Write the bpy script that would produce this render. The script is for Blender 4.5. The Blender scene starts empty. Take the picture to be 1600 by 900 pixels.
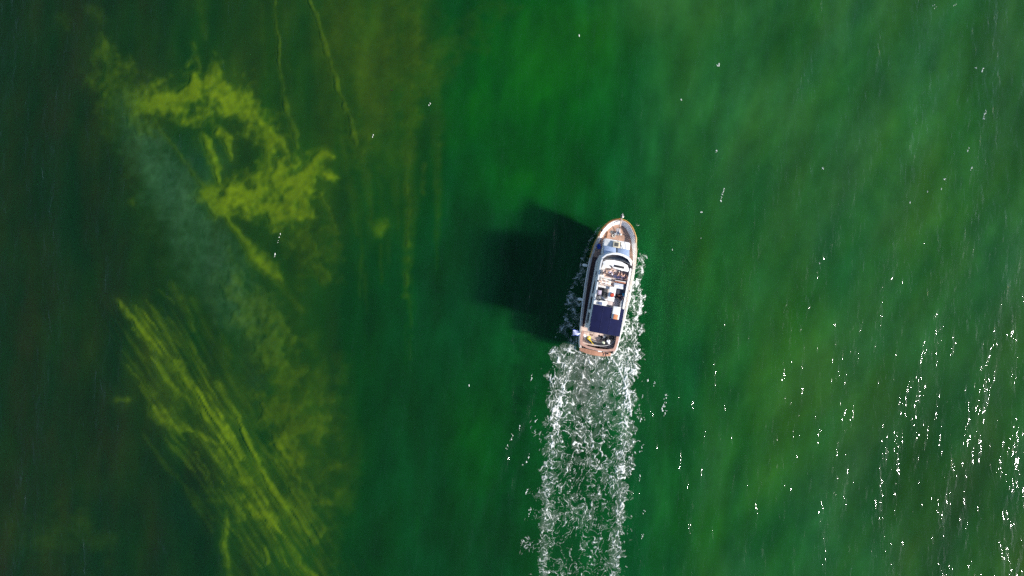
import bpy, bmesh, math, random
import numpy as np
from mathutils import Vector, Matrix, Euler

# ------------------------------------------------------------------ camera, sky, sun
SC = bpy.context.scene
COL = SC.collection
CAM_H = 76.0
F_PX = 1600 * 24.0 / 36.0          # focal length in pixels of the 1600 px wide photograph

cam_d = bpy.data.cameras.new('camera')
cam_d.lens = 24.0; cam_d.sensor_width = 36.0; cam_d.clip_start = 0.5; cam_d.clip_end = 3000
cam = bpy.data.objects.new('camera', cam_d); COL.objects.link(cam)
cam.location = (0, 0, CAM_H); cam.rotation_euler = (0, 0, 0)
SC.camera = cam

SUN_EL = math.radians(26.5)
SUN_DIR_AZ = math.radians(-13)      # direction TOWARDS the sun, measured from +X (image right), counter-clockwise
to_sun = Vector((math.cos(SUN_EL) * math.cos(SUN_DIR_AZ), math.cos(SUN_EL) * math.sin(SUN_DIR_AZ), math.sin(SUN_EL)))

world = bpy.data.worlds.new('World'); SC.world = world; world.use_nodes = True
wn = world.node_tree; bg = wn.nodes['Background']
sky = wn.nodes.new('ShaderNodeTexSky'); sky.sky_type = 'NISHITA'; sky.sun_disc = False
sky.sun_elevation = SUN_EL; sky.ozone_density = 2.5; sky.dust_density = 0.4
sky.sun_rotation = math.pi / 2 - SUN_DIR_AZ     # sky rotation is clockwise from +Y
wn.links.new(sky.outputs[0], bg.inputs['Color']); bg.inputs['Strength'].default_value = 0.085

sun_d = bpy.data.lights.new('sun', 'SUN'); sun_d.energy = 5.0; sun_d.angle = math.radians(5.0)
sun_d.color = (1.0, 0.94, 0.86)
sun = bpy.data.objects.new('sun', sun_d); COL.objects.link(sun)
sun.rotation_euler = to_sun.to_track_quat('Z', 'Y').to_euler(); sun.location = to_sun * 60

SC.view_settings.view_transform = 'Standard'; SC.view_settings.look = 'None'
SC.view_settings.exposure = 0.88; SC.view_settings.gamma = 1.0
SC.render.engine = 'CYCLES'
SC.cycles.max_bounces = 10; SC.cycles.diffuse_bounces = 3; SC.cycles.glossy_bounces = 3
SC.cycles.transparent_max_bounces = 16; SC.cycles.volume_bounces = 1
SC.cycles.use_denoising = False
SC.cycles.sample_clamp_indirect = 6.0

# ------------------------------------------------------------------ helpers
rng = np.random.default_rng(7)

def tag(o, label=None, cat=None, group=None, kind=None):
    if label: o['label'] = label
    if cat: o['category'] = cat
    if group: o['group'] = group
    if kind: o['kind'] = kind
    return o

def srgb(r, g, b):
    f = lambda c: (c / 255 / 12.92) if c / 255 <= 0.04045 else ((c / 255 + 0.055) / 1.055) ** 2.4
    return (f(r), f(g), f(b), 1.0)

def mat(name, color, rough=0.5, metallic=0.0, noise=0.0, nscale=8.0, bump=0.0, bscale=40.0, spec=0.5):
    m = bpy.data.materials.new(name); m.use_nodes = True
    n = m.node_tree; b = n.nodes['Principled BSDF']
    c = color if len(color) == 4 else (*color, 1)
    b.inputs['Base Color'].default_value = c; b.inputs['Roughness'].default_value = rough
    b.inputs['Metallic'].default_value = metallic; b.inputs['Specular IOR Level'].default_value = spec
    tc = n.nodes.new('ShaderNodeTexCoord')
    if noise > 0:
        t = n.nodes.new('ShaderNodeTexNoise'); t.inputs['Scale'].default_value = nscale; t.inputs['Detail'].default_value = 6
        n.links.new(tc.outputs['Object'], t.inputs['Vector'])
        mr = n.nodes.new('ShaderNodeMapRange'); mr.inputs['From Min'].default_value = 0.3; mr.inputs['From Max'].default_value = 0.7
        mr.inputs['To Min'].default_value = 1 - noise; mr.inputs['To Max'].default_value = 1 + noise * 0.4
        n.links.new(t.outputs['Fac'], mr.inputs['Value'])
        mx = n.nodes.new('ShaderNodeVectorMath'); mx.operation = 'SCALE'; mx.inputs[0].default_value = c[:3]
        n.links.new(mr.outputs[0], mx.inputs['Scale']); n.links.new(mx.outputs[0], b.inputs['Base Color'])
    if bump > 0:
        t = n.nodes.new('ShaderNodeTexNoise'); t.inputs['Scale'].default_value = bscale; t.inputs['Detail'].default_value = 4
        n.links.new(tc.outputs['Object'], t.inputs['Vector'])
        bp = n.nodes.new('ShaderNodeBump'); bp.inputs['Strength'].default_value = bump; bp.inputs['Distance'].default_value = 0.02
        n.links.new(t.outputs['Fac'], bp.inputs['Height']); n.links.new(bp.outputs[0], b.inputs['Normal'])
    return m

# gradient noise on arrays
_perm = rng.permutation(256); _perm = np.concatenate([_perm, _perm])
_ang = rng.uniform(0, 2 * np.pi, 256); _gx, _gy = np.cos(_ang), np.sin(_ang)
def pnoise(x, y):
    xi = np.floor(x).astype(int); yi = np.floor(y).astype(int); xf = x - xi; yf = y - yi
    u = xf ** 3 * (xf * (xf * 6 - 15) + 10); v = yf ** 3 * (yf * (yf * 6 - 15) + 10)
    def g(ix, iy, dx, dy):
        h = _perm[(_perm[ix & 255] + iy) & 255]
        return _gx[h] * dx + _gy[h] * dy
    a = g(xi, yi, xf, yf); b = g(xi + 1, yi, xf - 1, yf); c = g(xi, yi + 1, xf, yf - 1); d = g(xi + 1, yi + 1, xf - 1, yf - 1)
    return (a + (b - a) * u + (c - a) * v + (a - b - c + d) * u * v) * 1.5
def fbm(x, y, octv=4, gain=0.5):
    s = 0; a = 1; t = 0
    for i in range(octv):
        s = s + a * pnoise(x * 2 ** i + 17.3 * i, y * 2 ** i - 9.1 * i); t += a; a *= gain
    return s / t
def sstep(a, b, x):
    t = np.clip((x - a) / (b - a), 0, 1); return t * t * (3 - 2 * t)

def grid_mesh(name, X, Y, Z, keep=None):
    """mesh from 2-D arrays of points; keep: 2-D bool per cell"""
    ny, nx = X.shape
    idx = np.arange(nx * ny).reshape(ny, nx)
    q = np.stack([idx[:-1, :-1], idx[:-1, 1:], idx[1:, 1:], idx[1:, :-1]], -1)
    q = q[keep] if keep is not None else q.reshape(-1, 4)
    used = np.unique(q); remap = np.full(nx * ny, -1); remap[used] = np.arange(len(used))
    co = np.stack([X.ravel(), Y.ravel(), Z.ravel()], -1)[used]; q = remap[q]
    me = bpy.data.meshes.new(name)
    me.vertices.add(len(co)); me.vertices.foreach_set('co', co.astype(np.float32).ravel())
    me.loops.add(q.size); me.loops.foreach_set('vertex_index', q.astype(np.int32).ravel())
    me.polygons.add(len(q)); me.polygons.foreach_set('loop_start', np.arange(0, q.size, 4, dtype=np.int32))
    me.polygons.foreach_set('loop_total', np.full(len(q), 4, dtype=np.int32))
    me.update(calc_edges=True); me.validate()
    me.polygons.foreach_set('use_smooth', np.ones(len(q), dtype=bool))
    return me, used
def add_color(me, name, rgb):
    a = me.color_attributes.new(name, 'FLOAT_COLOR', 'POINT')
    a.data.foreach_set('color', np.concatenate([rgb, np.ones((len(rgb), 1))], 1).astype(np.float32).ravel())
def add_float(me, name, v):
    a = me.attributes.new(name, 'FLOAT', 'POINT'); a.data.foreach_set('value', v.astype(np.float32).ravel())

def axis(lo, hi, step, far):
    """coordinates: fine between lo and hi, growing steps out to +-far"""
    c = list(np.arange(lo, hi + 1e-6, step)); s = step
    while c[-1] < far: s *= 1.35; c.append(c[-1] + s)
    s = step
    while c[0] > -far: s *= 1.35; c.insert(0, c[0] - s)
    return np.array(c)

# ------------------------------------------------------------------ water
BED_Z = -2.1
def swell(X, Y):
    """height of the water surface: long low swell with crests running up the picture, plus chop"""
    r = np.sqrt(X ** 2 + Y ** 2); fade = 1 - sstep(120, 260, r)
    wx = X + 2.2 * fbm(X * 0.05, Y * 0.05, 3)
    z = 0.075 * np.sin(wx * 0.85 - Y * 0.14 + 2.0 * fbm(X * .04 + 3, Y * .025, 2) * 2)
    z = z + 0.10 * fbm(X * 0.42 - Y * .08, Y * 0.12, 3)
    z = z + 0.035 * fbm(X * 1.3 - Y * .2, Y * 0.35 + 5, 3)
    # diverging wash left of the wake
    for (x0, y0, sx, am) in ((4.6, -7.5, -1, 1.0), (14.0, -7.0, 1, .6)):
        al = -(Y - y0) * .91 + sx * (X - x0) * .41; ac = sx * (X - x0) * .91 + (Y - y0) * .41    # along and across each arm of the wash
        env = sstep(0, 6, al) * np.exp(-np.clip(al, 0, 99) / 22) * np.exp(-((ac + .2) / (1.2 + .06 * np.clip(al, 0, 99))) ** 2)
        z = z + am * .20 * env * np.sin(ac * 3.0 + 1.5 * fbm(X * .3, Y * .3, 2))
    return z * fade
def build_water():
    xs = axis(-60, 60, 0.22, 400); ys = axis(-34.5, 34.5, 0.26, 400)
    X, Y = np.meshgrid(xs, ys); Z = swell(X, Y)
    me, used = grid_mesh('water', X, Y, Z)
    bm = bmesh.new(); bm.from_mesh(me)
    # close the body of water: side walls and floor below the bed
    be = [e for e in bm.edges if e.is_boundary]
    r = bmesh.ops.extrude_edge_only(bm, edges=be)
    vs = [v for v in r['geom'] if isinstance(v, bmesh.types.BMVert)]
    for v in vs: v.co.z = BED_Z - 3.0
    ee = [e for e in r['geom'] if isinstance(e, bmesh.types.BMEdge)]
    bmesh.ops.contextual_create(bm, geom=ee)
    bmesh.ops.recalc_face_normals(bm, faces=bm.faces[:])
    bm.to_mesh(me); bm.free()
    o = bpy.data.objects.new('water', me); COL.objects.link(o)
    tag(o, kind='structure')
    m = bpy.data.materials.new('lake water'); m.use_nodes = True; n = m.node_tree; L = n.links
    n.nodes.remove(n.nodes['Principled BSDF']); out = n.nodes['Material Output']
    geo = n.nodes.new('ShaderNodeNewGeometry')
    def noise(scale, sx, sy, rot, detail, rough=0.5, dist=0.0):
        mp = n.nodes.new('ShaderNodeMapping'); mp.inputs['Scale'].default_value = (sx, sy, 1)
        mp.inputs['Rotation'].default_value = (0, 0, rot)
        L.new(geo.outputs['Position'], mp.inputs['Vector'])
        t = n.nodes.new('ShaderNodeTexNoise'); t.inputs['Scale'].default_value = scale
        t.inputs['Detail'].default_value = detail; t.inputs['Roughness'].default_value = rough; t.inputs['Distortion'].default_value = dist
        L.new(mp.outputs[0], t.inputs['Vector']); return t.outputs['Fac']
    def math_(op, a, b=None, v=None):
        k = n.nodes.new('ShaderNodeMath'); k.operation = op
        L.new(a, k.inputs[0])
        if b is not None: L.new(b, k.inputs[1])
        if v is not None: k.inputs[1].default_value = v
        return k.outputs[0]
    w1 = math_('MULTIPLY', noise(0.9, 1.0, 0.33, 0.16, 3, 0.5, 0.5), v=W['w1'])
    # ripples come and go in gusts
    gust = n.nodes.new('ShaderNodeMapRange'); gust.inputs['From Min'].default_value = .48; gust.inputs['From Max'].default_value = .66; gust.inputs['To Min'].default_value = .25; gust.inputs['To Max'].default_value = 1.35
    # and the west side of the water lies calmer
    sx = n.nodes.new('ShaderNodeSeparateXYZ'); L.new(geo.outputs['Position'], sx.inputs[0]); lee = n.nodes.new('ShaderNodeMapRange')
    lee.inputs['From Min'].default_value = -25; lee.inputs['From Max'].default_value = 38; lee.inputs['To Min'].default_value = .35; lee.inputs['To Max'].default_value = 1.02; L.new(sx.outputs[0], lee.inputs['Value'])
    L.new(noise(.55, 1.0, 0.30, 0.15, 3, .6), gust.inputs['Value'])
    w2 = math_('MULTIPLY', math_('MULTIPLY', noise(1.55, 1.0, 0.42, 0.12, 2, 0.5), v=W['w2']), math_('MULTIPLY', gust.outputs[0], lee.outputs[0]))
    w3 = math_('MULTIPLY', noise(11.0, 1.0, 0.6, 0.2, 2, 0.5), v=W['w3'])
    h = math_('ADD', math_('ADD', w1, w2), w3)
    bp = n.nodes.new('ShaderNodeBump'); bp.inputs['Strength'].default_value = 1; bp.inputs['Distance'].default_value = 1
    L.new(h, bp.inputs['Height'])
    fr = n.nodes.new('ShaderNodeFresnel'); L.new(bp.outputs[0], fr.inputs['Normal'])
    # same reflectance for light crossing the surface from either side (the node inverts the index on the inner side)
    ior = math_('ADD', math_('MULTIPLY', geo.outputs['Backfacing'], v=1 / 1.333 - 1.333), v=1.333); L.new(ior, fr.inputs['IOR'])
    gl = n.nodes.new('ShaderNodeBsdfGlossy'); gl.inputs['Roughness'].default_value = W['rough']; L.new(bp.outputs[0], gl.inputs['Normal'])
    tr = n.nodes.new('ShaderNodeBsdfTransparent')
    mx = n.nodes.new('ShaderNodeMixShader'); L.new(fr.outputs[0], mx.inputs[0]); L.new(tr.outputs[0], mx.inputs[1]); L.new(gl.outputs[0], mx.inputs[2])
    L.new(mx.outputs[0], out.inputs['Surface'])
    sc = n.nodes.new('ShaderNodeVolumeScatter'); ab = n.nodes.new('ShaderNodeVolumeAbsorption'); ad = n.nodes.new('ShaderNodeAddShader')
    sig_s = W['s']; sig_a = W['a']
    d = max(sig_s); sc.inputs['Density'].default_value = d; sc.inputs['Color'].default_value = (*[c / d for c in sig_s], 1); sc.inputs['Anisotropy'].default_value = 0.0
    # absorption coefficient = density * (1 - colour)
    d = max(sig_a) * 1.0001; ab.inputs['Density'].default_value = d; ab.inputs['Color'].default_value = (*[1 - c / d for c in sig_a], 1)
    L.new(sc.outputs[0], ad.inputs[0]); L.new(ab.outputs[0], ad.inputs[1]); L.new(ad.outputs[0], out.inputs['Volume'])
    me.materials.clear(); me.materials.append(m)
    return o
W = dict(w1=0.20, w2=0.15, w3=0.0, rough=0.03, s=(0.0012, 0.0165, 0.0055), a=(0.11, 0.055, 0.11))

# ------------------------------------------------------------------ lake bed and weed
def lin(c):
    c = np.asarray(c, dtype=float) / 255.0
    return np.where(c <= 0.04045, c / 12.92, ((c + 0.055) / 1.055) ** 2.4)
VEIL = np.array([0.0035, 0.0285, 0.0140]); GAIN = np.array([0.63, 0.90, 0.695])
def albedo(c):                      # how pale the bed must be to look like c through this much green water
    return np.clip((lin(c) - VEIL) / GAIN, 0.003, 0.6)

# bed features, in units of 1/14 m east / south of the picture's top left corner: (points, half width, strength, softness)
YEL, OLI, MOSS, TEA = (98, 130, 27), (64, 96, 27), (58, 96, 44), (52, 96, 64)
STROKES = [
 # upper patch and arm
 ([(158,80),(172,108),(190,140),(212,175),(228,190)], (15,22,27,28,20), 0.75, OLI),
 ([(215,172),(255,156),(290,152),(330,150),(362,158),(388,178)], (14,22,24,32,26,16), 0.97, YEL),
 ([(336,108),(338,150)], (10,18), 0.6, YEL), ([(303,68),(308,90),(314,108)], (4,6,5), 0.6, OLI),
 ([(380,150),(408,190),(424,225),(420,262),(416,288)], (12,16,15,12,12), 0.85, YEL),
 ([(430,225),(442,240)], (8,5), 0.5, OLI),
 ([(318,210),(326,232),(338,262),(342,285)], (7,9,8,4), 0.85, YEL), ([(344,202),(354,220),(362,245)], (6,7,4), 0.8, YEL),
 # middle mass
 ([(322,305),(345,318),(372,308),(400,296),(440,292),(470,282)], (13,19,21,22,34,24), 1.0, YEL),
 ([(395,318),(425,330),(455,325)], (12,20,28), 0.95, YEL),
 ([(468,278),(492,254),(503,240),(520,246)], (10,9,10,5), 0.85, YEL), ([(486,262),(505,272),(528,282)], (6,6,4), 0.8, YEL),
 ([(452,330),(478,370),(498,410),(505,430)], (26,26,24,14), 0.6, OLI), ([(486,280),(505,320),(518,340),(526,362)], (4,4,5,6), 0.5, OLI),
 # long diagonal
 ([(238,185),(275,235),(305,275),(326,303)], (4,3,5,6), 0.6, OLI),
 ([(322,300),(350,335),(378,370),(400,400),(428,432)], (5,4,5,11,11), 0.75, YEL),
 ([(428,425),(450,460),(474,488)], (8,6,4), 0.5, OLI),
 ([(355,380),(368,420),(372,440)], (6,8,10), 0.45, MOSS),
 # milky plume
 ([(192,150),(208,195),(236,245),(272,305)], (22,28,32,38), 0.72, TEA),
 ([(272,305),(308,365),(345,430),(375,480)], (40,44,42,32), 0.62, TEA),
 ([(368,440),(395,490),(420,530),(436,560)], (26,30,26,20), 0.85, MOSS), ([(392,470),(430,550),(455,600),(490,650)], (24,26,30,30), 0.62, OLI),
 # thin straight scars in the weed, upper middle
 ([(431,0),(435,60),(437,110),(446,160),(462,212),(466,228)], (3,3,4,5,6,4), 0.62, OLI),
 ([(484,0),(500,45),(516,92),(530,140),(545,185),(558,225)], (3,4,6,5,5,5), 0.75, OLI),
 ([(466,228),(480,260),(500,310),(522,350)], (3,3,3,5), 0.4, OLI),
 ([(312,0),(318,30),(322,60)], (8,6,4), 0.35, OLI),
 ([(530,0),(565,60),(585,130),(590,200)], (24,34,34,20), 0.34, OLI), ([(570,210),(560,240)], (22,14), 0.4, OLI),
 ([(648,0),(648,80),(640,180),(636,260)], (24,22,14,8), 0.45, OLI), ([(636,250),(636,340),(637,460)], (5,5,6), 0.45, OLI),
 ([(661,255),(661,300)], (4,4), 0.45, OLI), ([(690,95),(672,130)], (18,14), 0.4, OLI), ([(594,355),(594,362)], (10,8), 0.5, YEL),
 ([(760,10),(730,50),(690,90)], (30,26,14), 0.28, OLI), ([(640,470),(640,560)], (5,4), 0.25, OLI),
 # lower fan
 ([(186,468),(206,495),(232,528),(262,560)], (3,4,6,7), 0.75, YEL),
 ([(240,530),(275,575),(305,612),(335,650)], (7,9,7,10), 0.8, YEL),
 ([(236,562),(262,596),(290,622),(312,645)], (3,4,4,5), 0.6, YEL),
 ([(262,498),(285,530),(312,565),(330,588)], (4,6,5,4), 0.55, OLI), ([(268,440),(290,480),(302,515)], (5,6,5), 0.45, OLI),
 ([(300,470),(325,520),(355,560),(362,600)], (8,9,9,6), 0.35, OLI),
 ([(308,612),(326,645),(345,672),(372,712)], (7,12,13,7), 0.95, YEL),
 ([(243,640),(256,655),(275,668),(305,678),(345,692)], (9,11,8,4,4), 0.7, YEL), ([(255,600),(262,640)], (22,22), 0.4, OLI),
 ([(340,600),(356,628),(372,655)], (4,5,4), 0.65, YEL), ([(376,608),(390,640),(402,668)], (8,8,4), 0.45, OLI),
 ([(372,660),(395,708),(412,740),(436,778),(460,806),(478,832)], (5,5,6,7,10,10), 0.78, YEL),
 ([(345,700),(372,735),(402,775),(425,815)], (7,11,13,9), 0.65, YEL), ([(385,790),(418,806),(430,825)], (16,14,8), 0.8, YEL),
 ([(425,810),(450,845),(472,878),(492,905)], (5,4,5,6), 0.75, YEL),
 ([(320,700),(345,735),(365,762)], (3,4,5), 0.5, OLI),
 ([(336,770),(358,782),(372,800)], (14,16,10), 0.6, OLI), ([(352,800),(350,840),(358,880),(364,910)], (3,4,5,5), 0.6, YEL),
 ([(368,828),(385,862),(400,905)], (4,5,4), 0.5, OLI), ([(414,860),(420,875)], (6,5), 0.6, YEL), ([(186,622),(198,626)], (6,5), 0.55, YEL),
 ([(222,680),(252,718),(290,762),(332,830)], (3,3,4,3), 0.3, OLI), ([(300,765),(320,800),(330,815)], (4,5,4), 0.3, OLI),
 # right of the fan
 ([(430,640),(452,680),(450,715)], (30,30,26), 0.75, OLI), ([(440,700),(452,718)], (14,14), 0.8, YEL), ([(478,665),(492,675)], (16,14), 0.65, OLI),
 ([(500,590),(505,640),(498,670)], (12,14,12), 0.35, OLI), ([(455,760),(475,790),(482,820)], (26,30,24), 0.75, OLI),
 ([(460,830),(500,880)], (20,20), 0.35, OLI), ([(518,730),(528,728)], (14,10), 0.6, OLI), ([(538,772),(545,776)], (15,10), 0.4, OLI),
 ([(100,30),(102,34)], (8,8), 0.35, OLI), ([(140,16),(158,34)], (8,9), 0.4, OLI), ([(203,314),(205,318)], (5,5), 0.45, OLI),
 ([(90,835),(140,840)], (30,26), 0.25, OLI),
]
PATCH = [  # broad changes of the bed: centre, radii, colour, strength
 ((0, 200), (190, 500), (26, 48, 23), 1.0), ((60, 700), (160, 400), (27, 50, 24), 1.0), ((150, 420), (80, 200), (24, 50, 30), 0.6),
 ((330, 240), (60, 50), (22, 60, 42), 0.8), ((450, 60), (170, 110), (38, 70, 24), 0.6), ((300, 60), (120, 60), (22, 58, 28), 0.6),
 ((590, 90), (90, 160), (54, 80, 20), 0.7), ((640, 250), (60, 160), (34, 74, 28), 0.5), ((480, 480), (90, 260), (26, 66, 32), 0.6),
 ((300, 780), (70, 110), (20, 44, 38), 0.7), ((400, 580), (30, 60), (24, 60, 44), 0.6), ((500, 700), (60, 160), (32, 68, 30), 0.6),
 ((760, 165), (90, 70), (22, 94, 24), 0.8), ((850, 110), (100, 90), (22, 98, 26), 0.8), ((860, 200), (70, 60), (16, 82, 30), 0.5),
 ((820, 290), (90, 40), (22, 92, 30), 0.7), ((920, 40), (90, 60), (24, 88, 34), 0.5), ((1040, 10), (90, 60), (70, 124, 60), 0.6), ((740, 120), (50, 40), (6, 70, 40), 0.4),
 ((690, 440), (90, 120), (4, 66, 42), 0.5), ((640, 700), (110, 250), (5, 66, 36), 0.7), ((750, 700), (60, 90), (12, 84, 28), 0.5), ((790, 540), (90, 60), (10, 80, 40), 0.4),
 ((1230, 560), (110, 130), (48, 108, 42), 0.6), ((1180, 700), (80, 160), (46, 104, 40), 0.5), ((1420, 260), (80, 160), (50, 104, 48), 0.5), ((1480, 330), (60, 60), (62, 112, 44), 0.5),
 ((1080, 100), (90, 160), (40, 96, 46), 0.5), ((1080, 600), (70, 120), (14, 76, 40), 0.6), ((1200, 840), (120, 60), (26, 82, 44), 0.5), ((1450, 760), (150, 140), (32, 80, 42), 0.6),
 ((1600, 860), (70, 90), (64, 100, 34), 0.7), ((1500, 760), (120, 160), (36, 72, 40), 0.7), ((1150, 130), (160, 140), (48, 104, 54), .5), ((860, 60), (120, 60), (26, 92, 28), .5), ((1570, 620), (60, 120), (46, 96, 44), 0.4), ((1310, 420), (60, 60), (24, 80, 50), 0.5), ((1210, 60), (90, 60), (28, 78, 40), 0.4),
 ((1100, 820), (60, 50), (26, 92, 34), 0.5), ((1560, 150), (60, 150), (34, 84, 46), 0.5),
]
def more_strokes():
    r = random.Random(12); out = []
    for i in range(120):                                   # straight strands of the lower fan
        t = r.random(); x = 205 + 235 * t + r.gauss(0, 24); y = 490 + 330 * t + r.gauss(0, 38); ln = r.uniform(35, 120); a = math.radians(r.gauss(56, 6))
        out.append(([(x, y), (x + ln * .5 * math.cos(a) + r.uniform(-3, 3), y + ln * .5 * math.sin(a)), (x + ln * math.cos(a), y + ln * math.sin(a))], (1.2, r.uniform(1.8, 4.2), 1.2), r.uniform(.25, .60), YEL if r.random() < .4 else OLI))
    for i in range(34):                                   # long upright streaks of the upper middle
        x = r.uniform(405, 690); y = r.uniform(-40, 240); ln = r.uniform(70, 220); k = r.uniform(.0, .22) if x < 590 else r.uniform(-.05, .04)
        out.append(([(x, y), (x + k * ln * .5, y + ln * .5), (x + k * ln, y + ln)], (4, r.uniform(5, 13), 3), r.uniform(.12, .34), OLI))
    for i in range(22):                                   # cloudy tufts right of the fan
        x = r.gauss(470, 45); y = r.uniform(480, 850); out.append(([(x, y), (x + r.uniform(-8, 14), y + r.uniform(10, 40))], (r.uniform(8, 18), r.uniform(6, 16)), r.uniform(.15, .38), OLI))
    for i in range(10):
        x = r.uniform(560, 660); y = r.uniform(280, 800); out.append(([(x, y), (x + r.uniform(-2, 2), y + r.uniform(40, 140))], (3, 3), r.uniform(.12, .26), OLI))
    return out
STROKES += more_strokes()
STROKES.insert(0, ([(235, 500), (300, 600), (370, 700), (430, 800), (480, 880)], (16, 22, 26, 24, 16), .22, OLI))
STROKES.insert(0, ([(420, 560), (455, 640), (480, 720), (500, 800)], (20, 30, 32, 26), .34, OLI))
STROKES.insert(0, ([(200, 170), (300, 155), (380, 190), (430, 260), (450, 300), (500, 380)], (10, 14, 16, 16, 22, 20), .25, OLI))
STROKES.insert(0, ([(560, 0), (590, 130), (590, 260)], (46, 40, 20), .20, OLI))
def bed_fields(X, Y):
    s = F_PX / (CAM_H - BED_Z)
    px = X * s + 800; py = 450 - Y * s
    # base colour from left to right
    xs_ = [-400, 0, 150, 300, 450, 600, 720, 850, 980, 1100, 1300, 1600, 2000]
    base = np.array([(26,48,23),(27,50,24),(25,52,26),(22,58,32),(24,64,34),(14,66,36),(5,68,38),(8,76,38),(16,82,42),(32,89,44),(42,95,50),(44,94,49),(44,94,49)], float)
    wx = px + 60 * fbm(px * .004, py * .004, 3)
    col = np.stack([np.interp(wx, xs_, base[:, i]) for i in range(3)], -1)
    jx = px + 34 * fbm(px * .010 + 5, py * .006, 3); jy = py + 34 * fbm(px * .010, py * .006 + 9, 3)
    for (cx, cy), (rx, ry), c, a in PATCH:
        w = a * np.exp(-(((jx - cx) / rx) ** 2 + ((jy - cy) / ry) ** 2) * 1.1)[..., None]
        col = col * (1 - w) + np.array(c, float) * w
    # soft streaks running up and down the picture and mottling
    right = sstep(900, 1200, px); tilt = px + (0.06 + .30 * right) * py
    st = fbm(tilt * .026, py * .0065 + 3, 4)
    mo = fbm(tilt * .011 + 40, py * .0085, 4)
    k = 1 + (0.17 - .06 * right) * st + 0.15 * mo
    col = col * np.clip(k, .5, 1.6)[..., None]
    col[..., 0] += right * 10 * np.clip(fbm(tilt * .011 + 9, py * .004 + 70, 3), -.5, 1) + (1 - right) * sstep(760, 560, px) * 12 * np.clip(fbm(tilt * .02 + 9, py * .004 + 20, 4), -.6, 1)
    col[..., 2] += right * 10 * fbm(tilt * .013 + 90, py * .006 + 7, 3)
    # weed
    wx = px + 6 * fbm(px * .018, py * .018, 3) + 2 * fbm(px * .06, py * .06, 3); wy = py + 6 * fbm(px * .022 + 70, py * .022 + 20, 3) + 5 * fbm(px * .07 + 5, py * .07, 3)
    tex = fbm(px * .09 + 3, py * .09, 4)
    lowfan = sstep(450, 520, py) * np.exp(-(((px - 335 - (py - 650) * .55) / 90) ** 4)); rag = fbm(px * .035 + 8, py * .035, 2) * .85 + fbm(px * .10 + 31, py * .09, 2) * .38
    dirx = px * 0.84 - py * 0.54; diry = px * 0.54 + py * 0.84         # the fan's strands run down to the right
    strand = fbm(dirx * .15, diry * .012, 3)
    cloud = fbm(px * .045, py * .045, 4)
    weed = np.zeros_like(px); B = np.zeros_like(px); CC = np.zeros(px.shape + (3,))
    for pts, ws, a, c in STROKES:
        lo_x = min(p[0] for p in pts) - 110; hi_x = max(p[0] for p in pts) + 110; lo_y = min(p[1] for p in pts) - 110; hi_y = max(p[1] for p in pts) + 110
        sel = (px > lo_x) & (px < hi_x) & (py > lo_y) & (py < hi_y)
        if not sel.any(): continue
        qx, qy = wx[sel], wy[sel]; best = np.zeros(qx.shape)
        for i in range(len(pts) - 1):
            ax, ay = pts[i]; bx, by = pts[i + 1]; dx, dy = bx - ax, by - ay; l2 = dx * dx + dy * dy + 1e-6
            t = np.clip(((qx - ax) * dx + (qy - ay) * dy) / l2, 0, 1)
            d = np.hypot(qx - ax - t * dx, qy - ay - t * dy); w = ws[i] + (ws[i + 1] - ws[i]) * t
            taper = 1.0
            best = np.maximum(best, np.maximum(sstep(-.26, 1.15, 1 - d / (w * 1.75) + rag[sel] * np.clip(w / 14, .25, 1) * (.45 if c is TEA else 1)), .22 * np.exp(-(d / (w * 1.5 + 9)) ** 1.5)))
        mod = 1 + 0.14 * tex[sel] + 1.5 * lowfan[sel] * strand[sel] + (0.35 if max(ws) > 8 else .9) * (1 - lowfan[sel]) * cloud[sel]
        b = np.clip(best * a * np.clip(mod, .25, 1.35), 0, 1)
        Bs = B[sel]; up = b / (b + Bs + 1e-4); up = np.where(Bs < 1e-3, 1.0, up ** 2 / (up ** 2 + (1 - up) ** 2))
        CC[sel] = CC[sel] * (1 - up[:, None]) + np.array(c, float) * up[:, None]
        B[sel] = np.maximum(Bs, b) + .35 * np.minimum(Bs, b) * (1 - np.maximum(Bs, b))
        if c is not TEA: weed[sel] = np.maximum(weed[sel], b)
    col = col * (1 - B[..., None]) + CC * (0.97 + 0.12 * tex)[..., None] * B[..., None]
    # thin strands fanning through the lower weed, and wisps in the milky plume
    reg = np.exp(-(((px - 330 - (py - 650) * .55) / 85) ** 2)) * sstep(450, 520, py) * (1 - sstep(900, 960, py))
    sf = np.clip((strand - .12) * 2.2, 0, 1) * reg * 0.55
    col = col * (1 - sf[..., None]) + np.array(OLI, float) * sf[..., None]
    plume = np.exp(-(((px - 200 - (py - 150) * .55) / 46) ** 2)) * sstep(150, 210, py) * (1 - sstep(440, 600, py))
    wisp = np.clip(1 - np.abs(fbm(px * .05 + 11 + .6 * fbm(px * .02, py * .02, 2), py * .032, 4)) * 5, 0, 1) * plume * .22
    col = col * (1 - wisp[..., None]) + np.array((74, 118, 90), float) * wisp[..., None]
    return np.clip(albedo(col), .003, .6), np.clip(weed, 0, 1)

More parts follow.
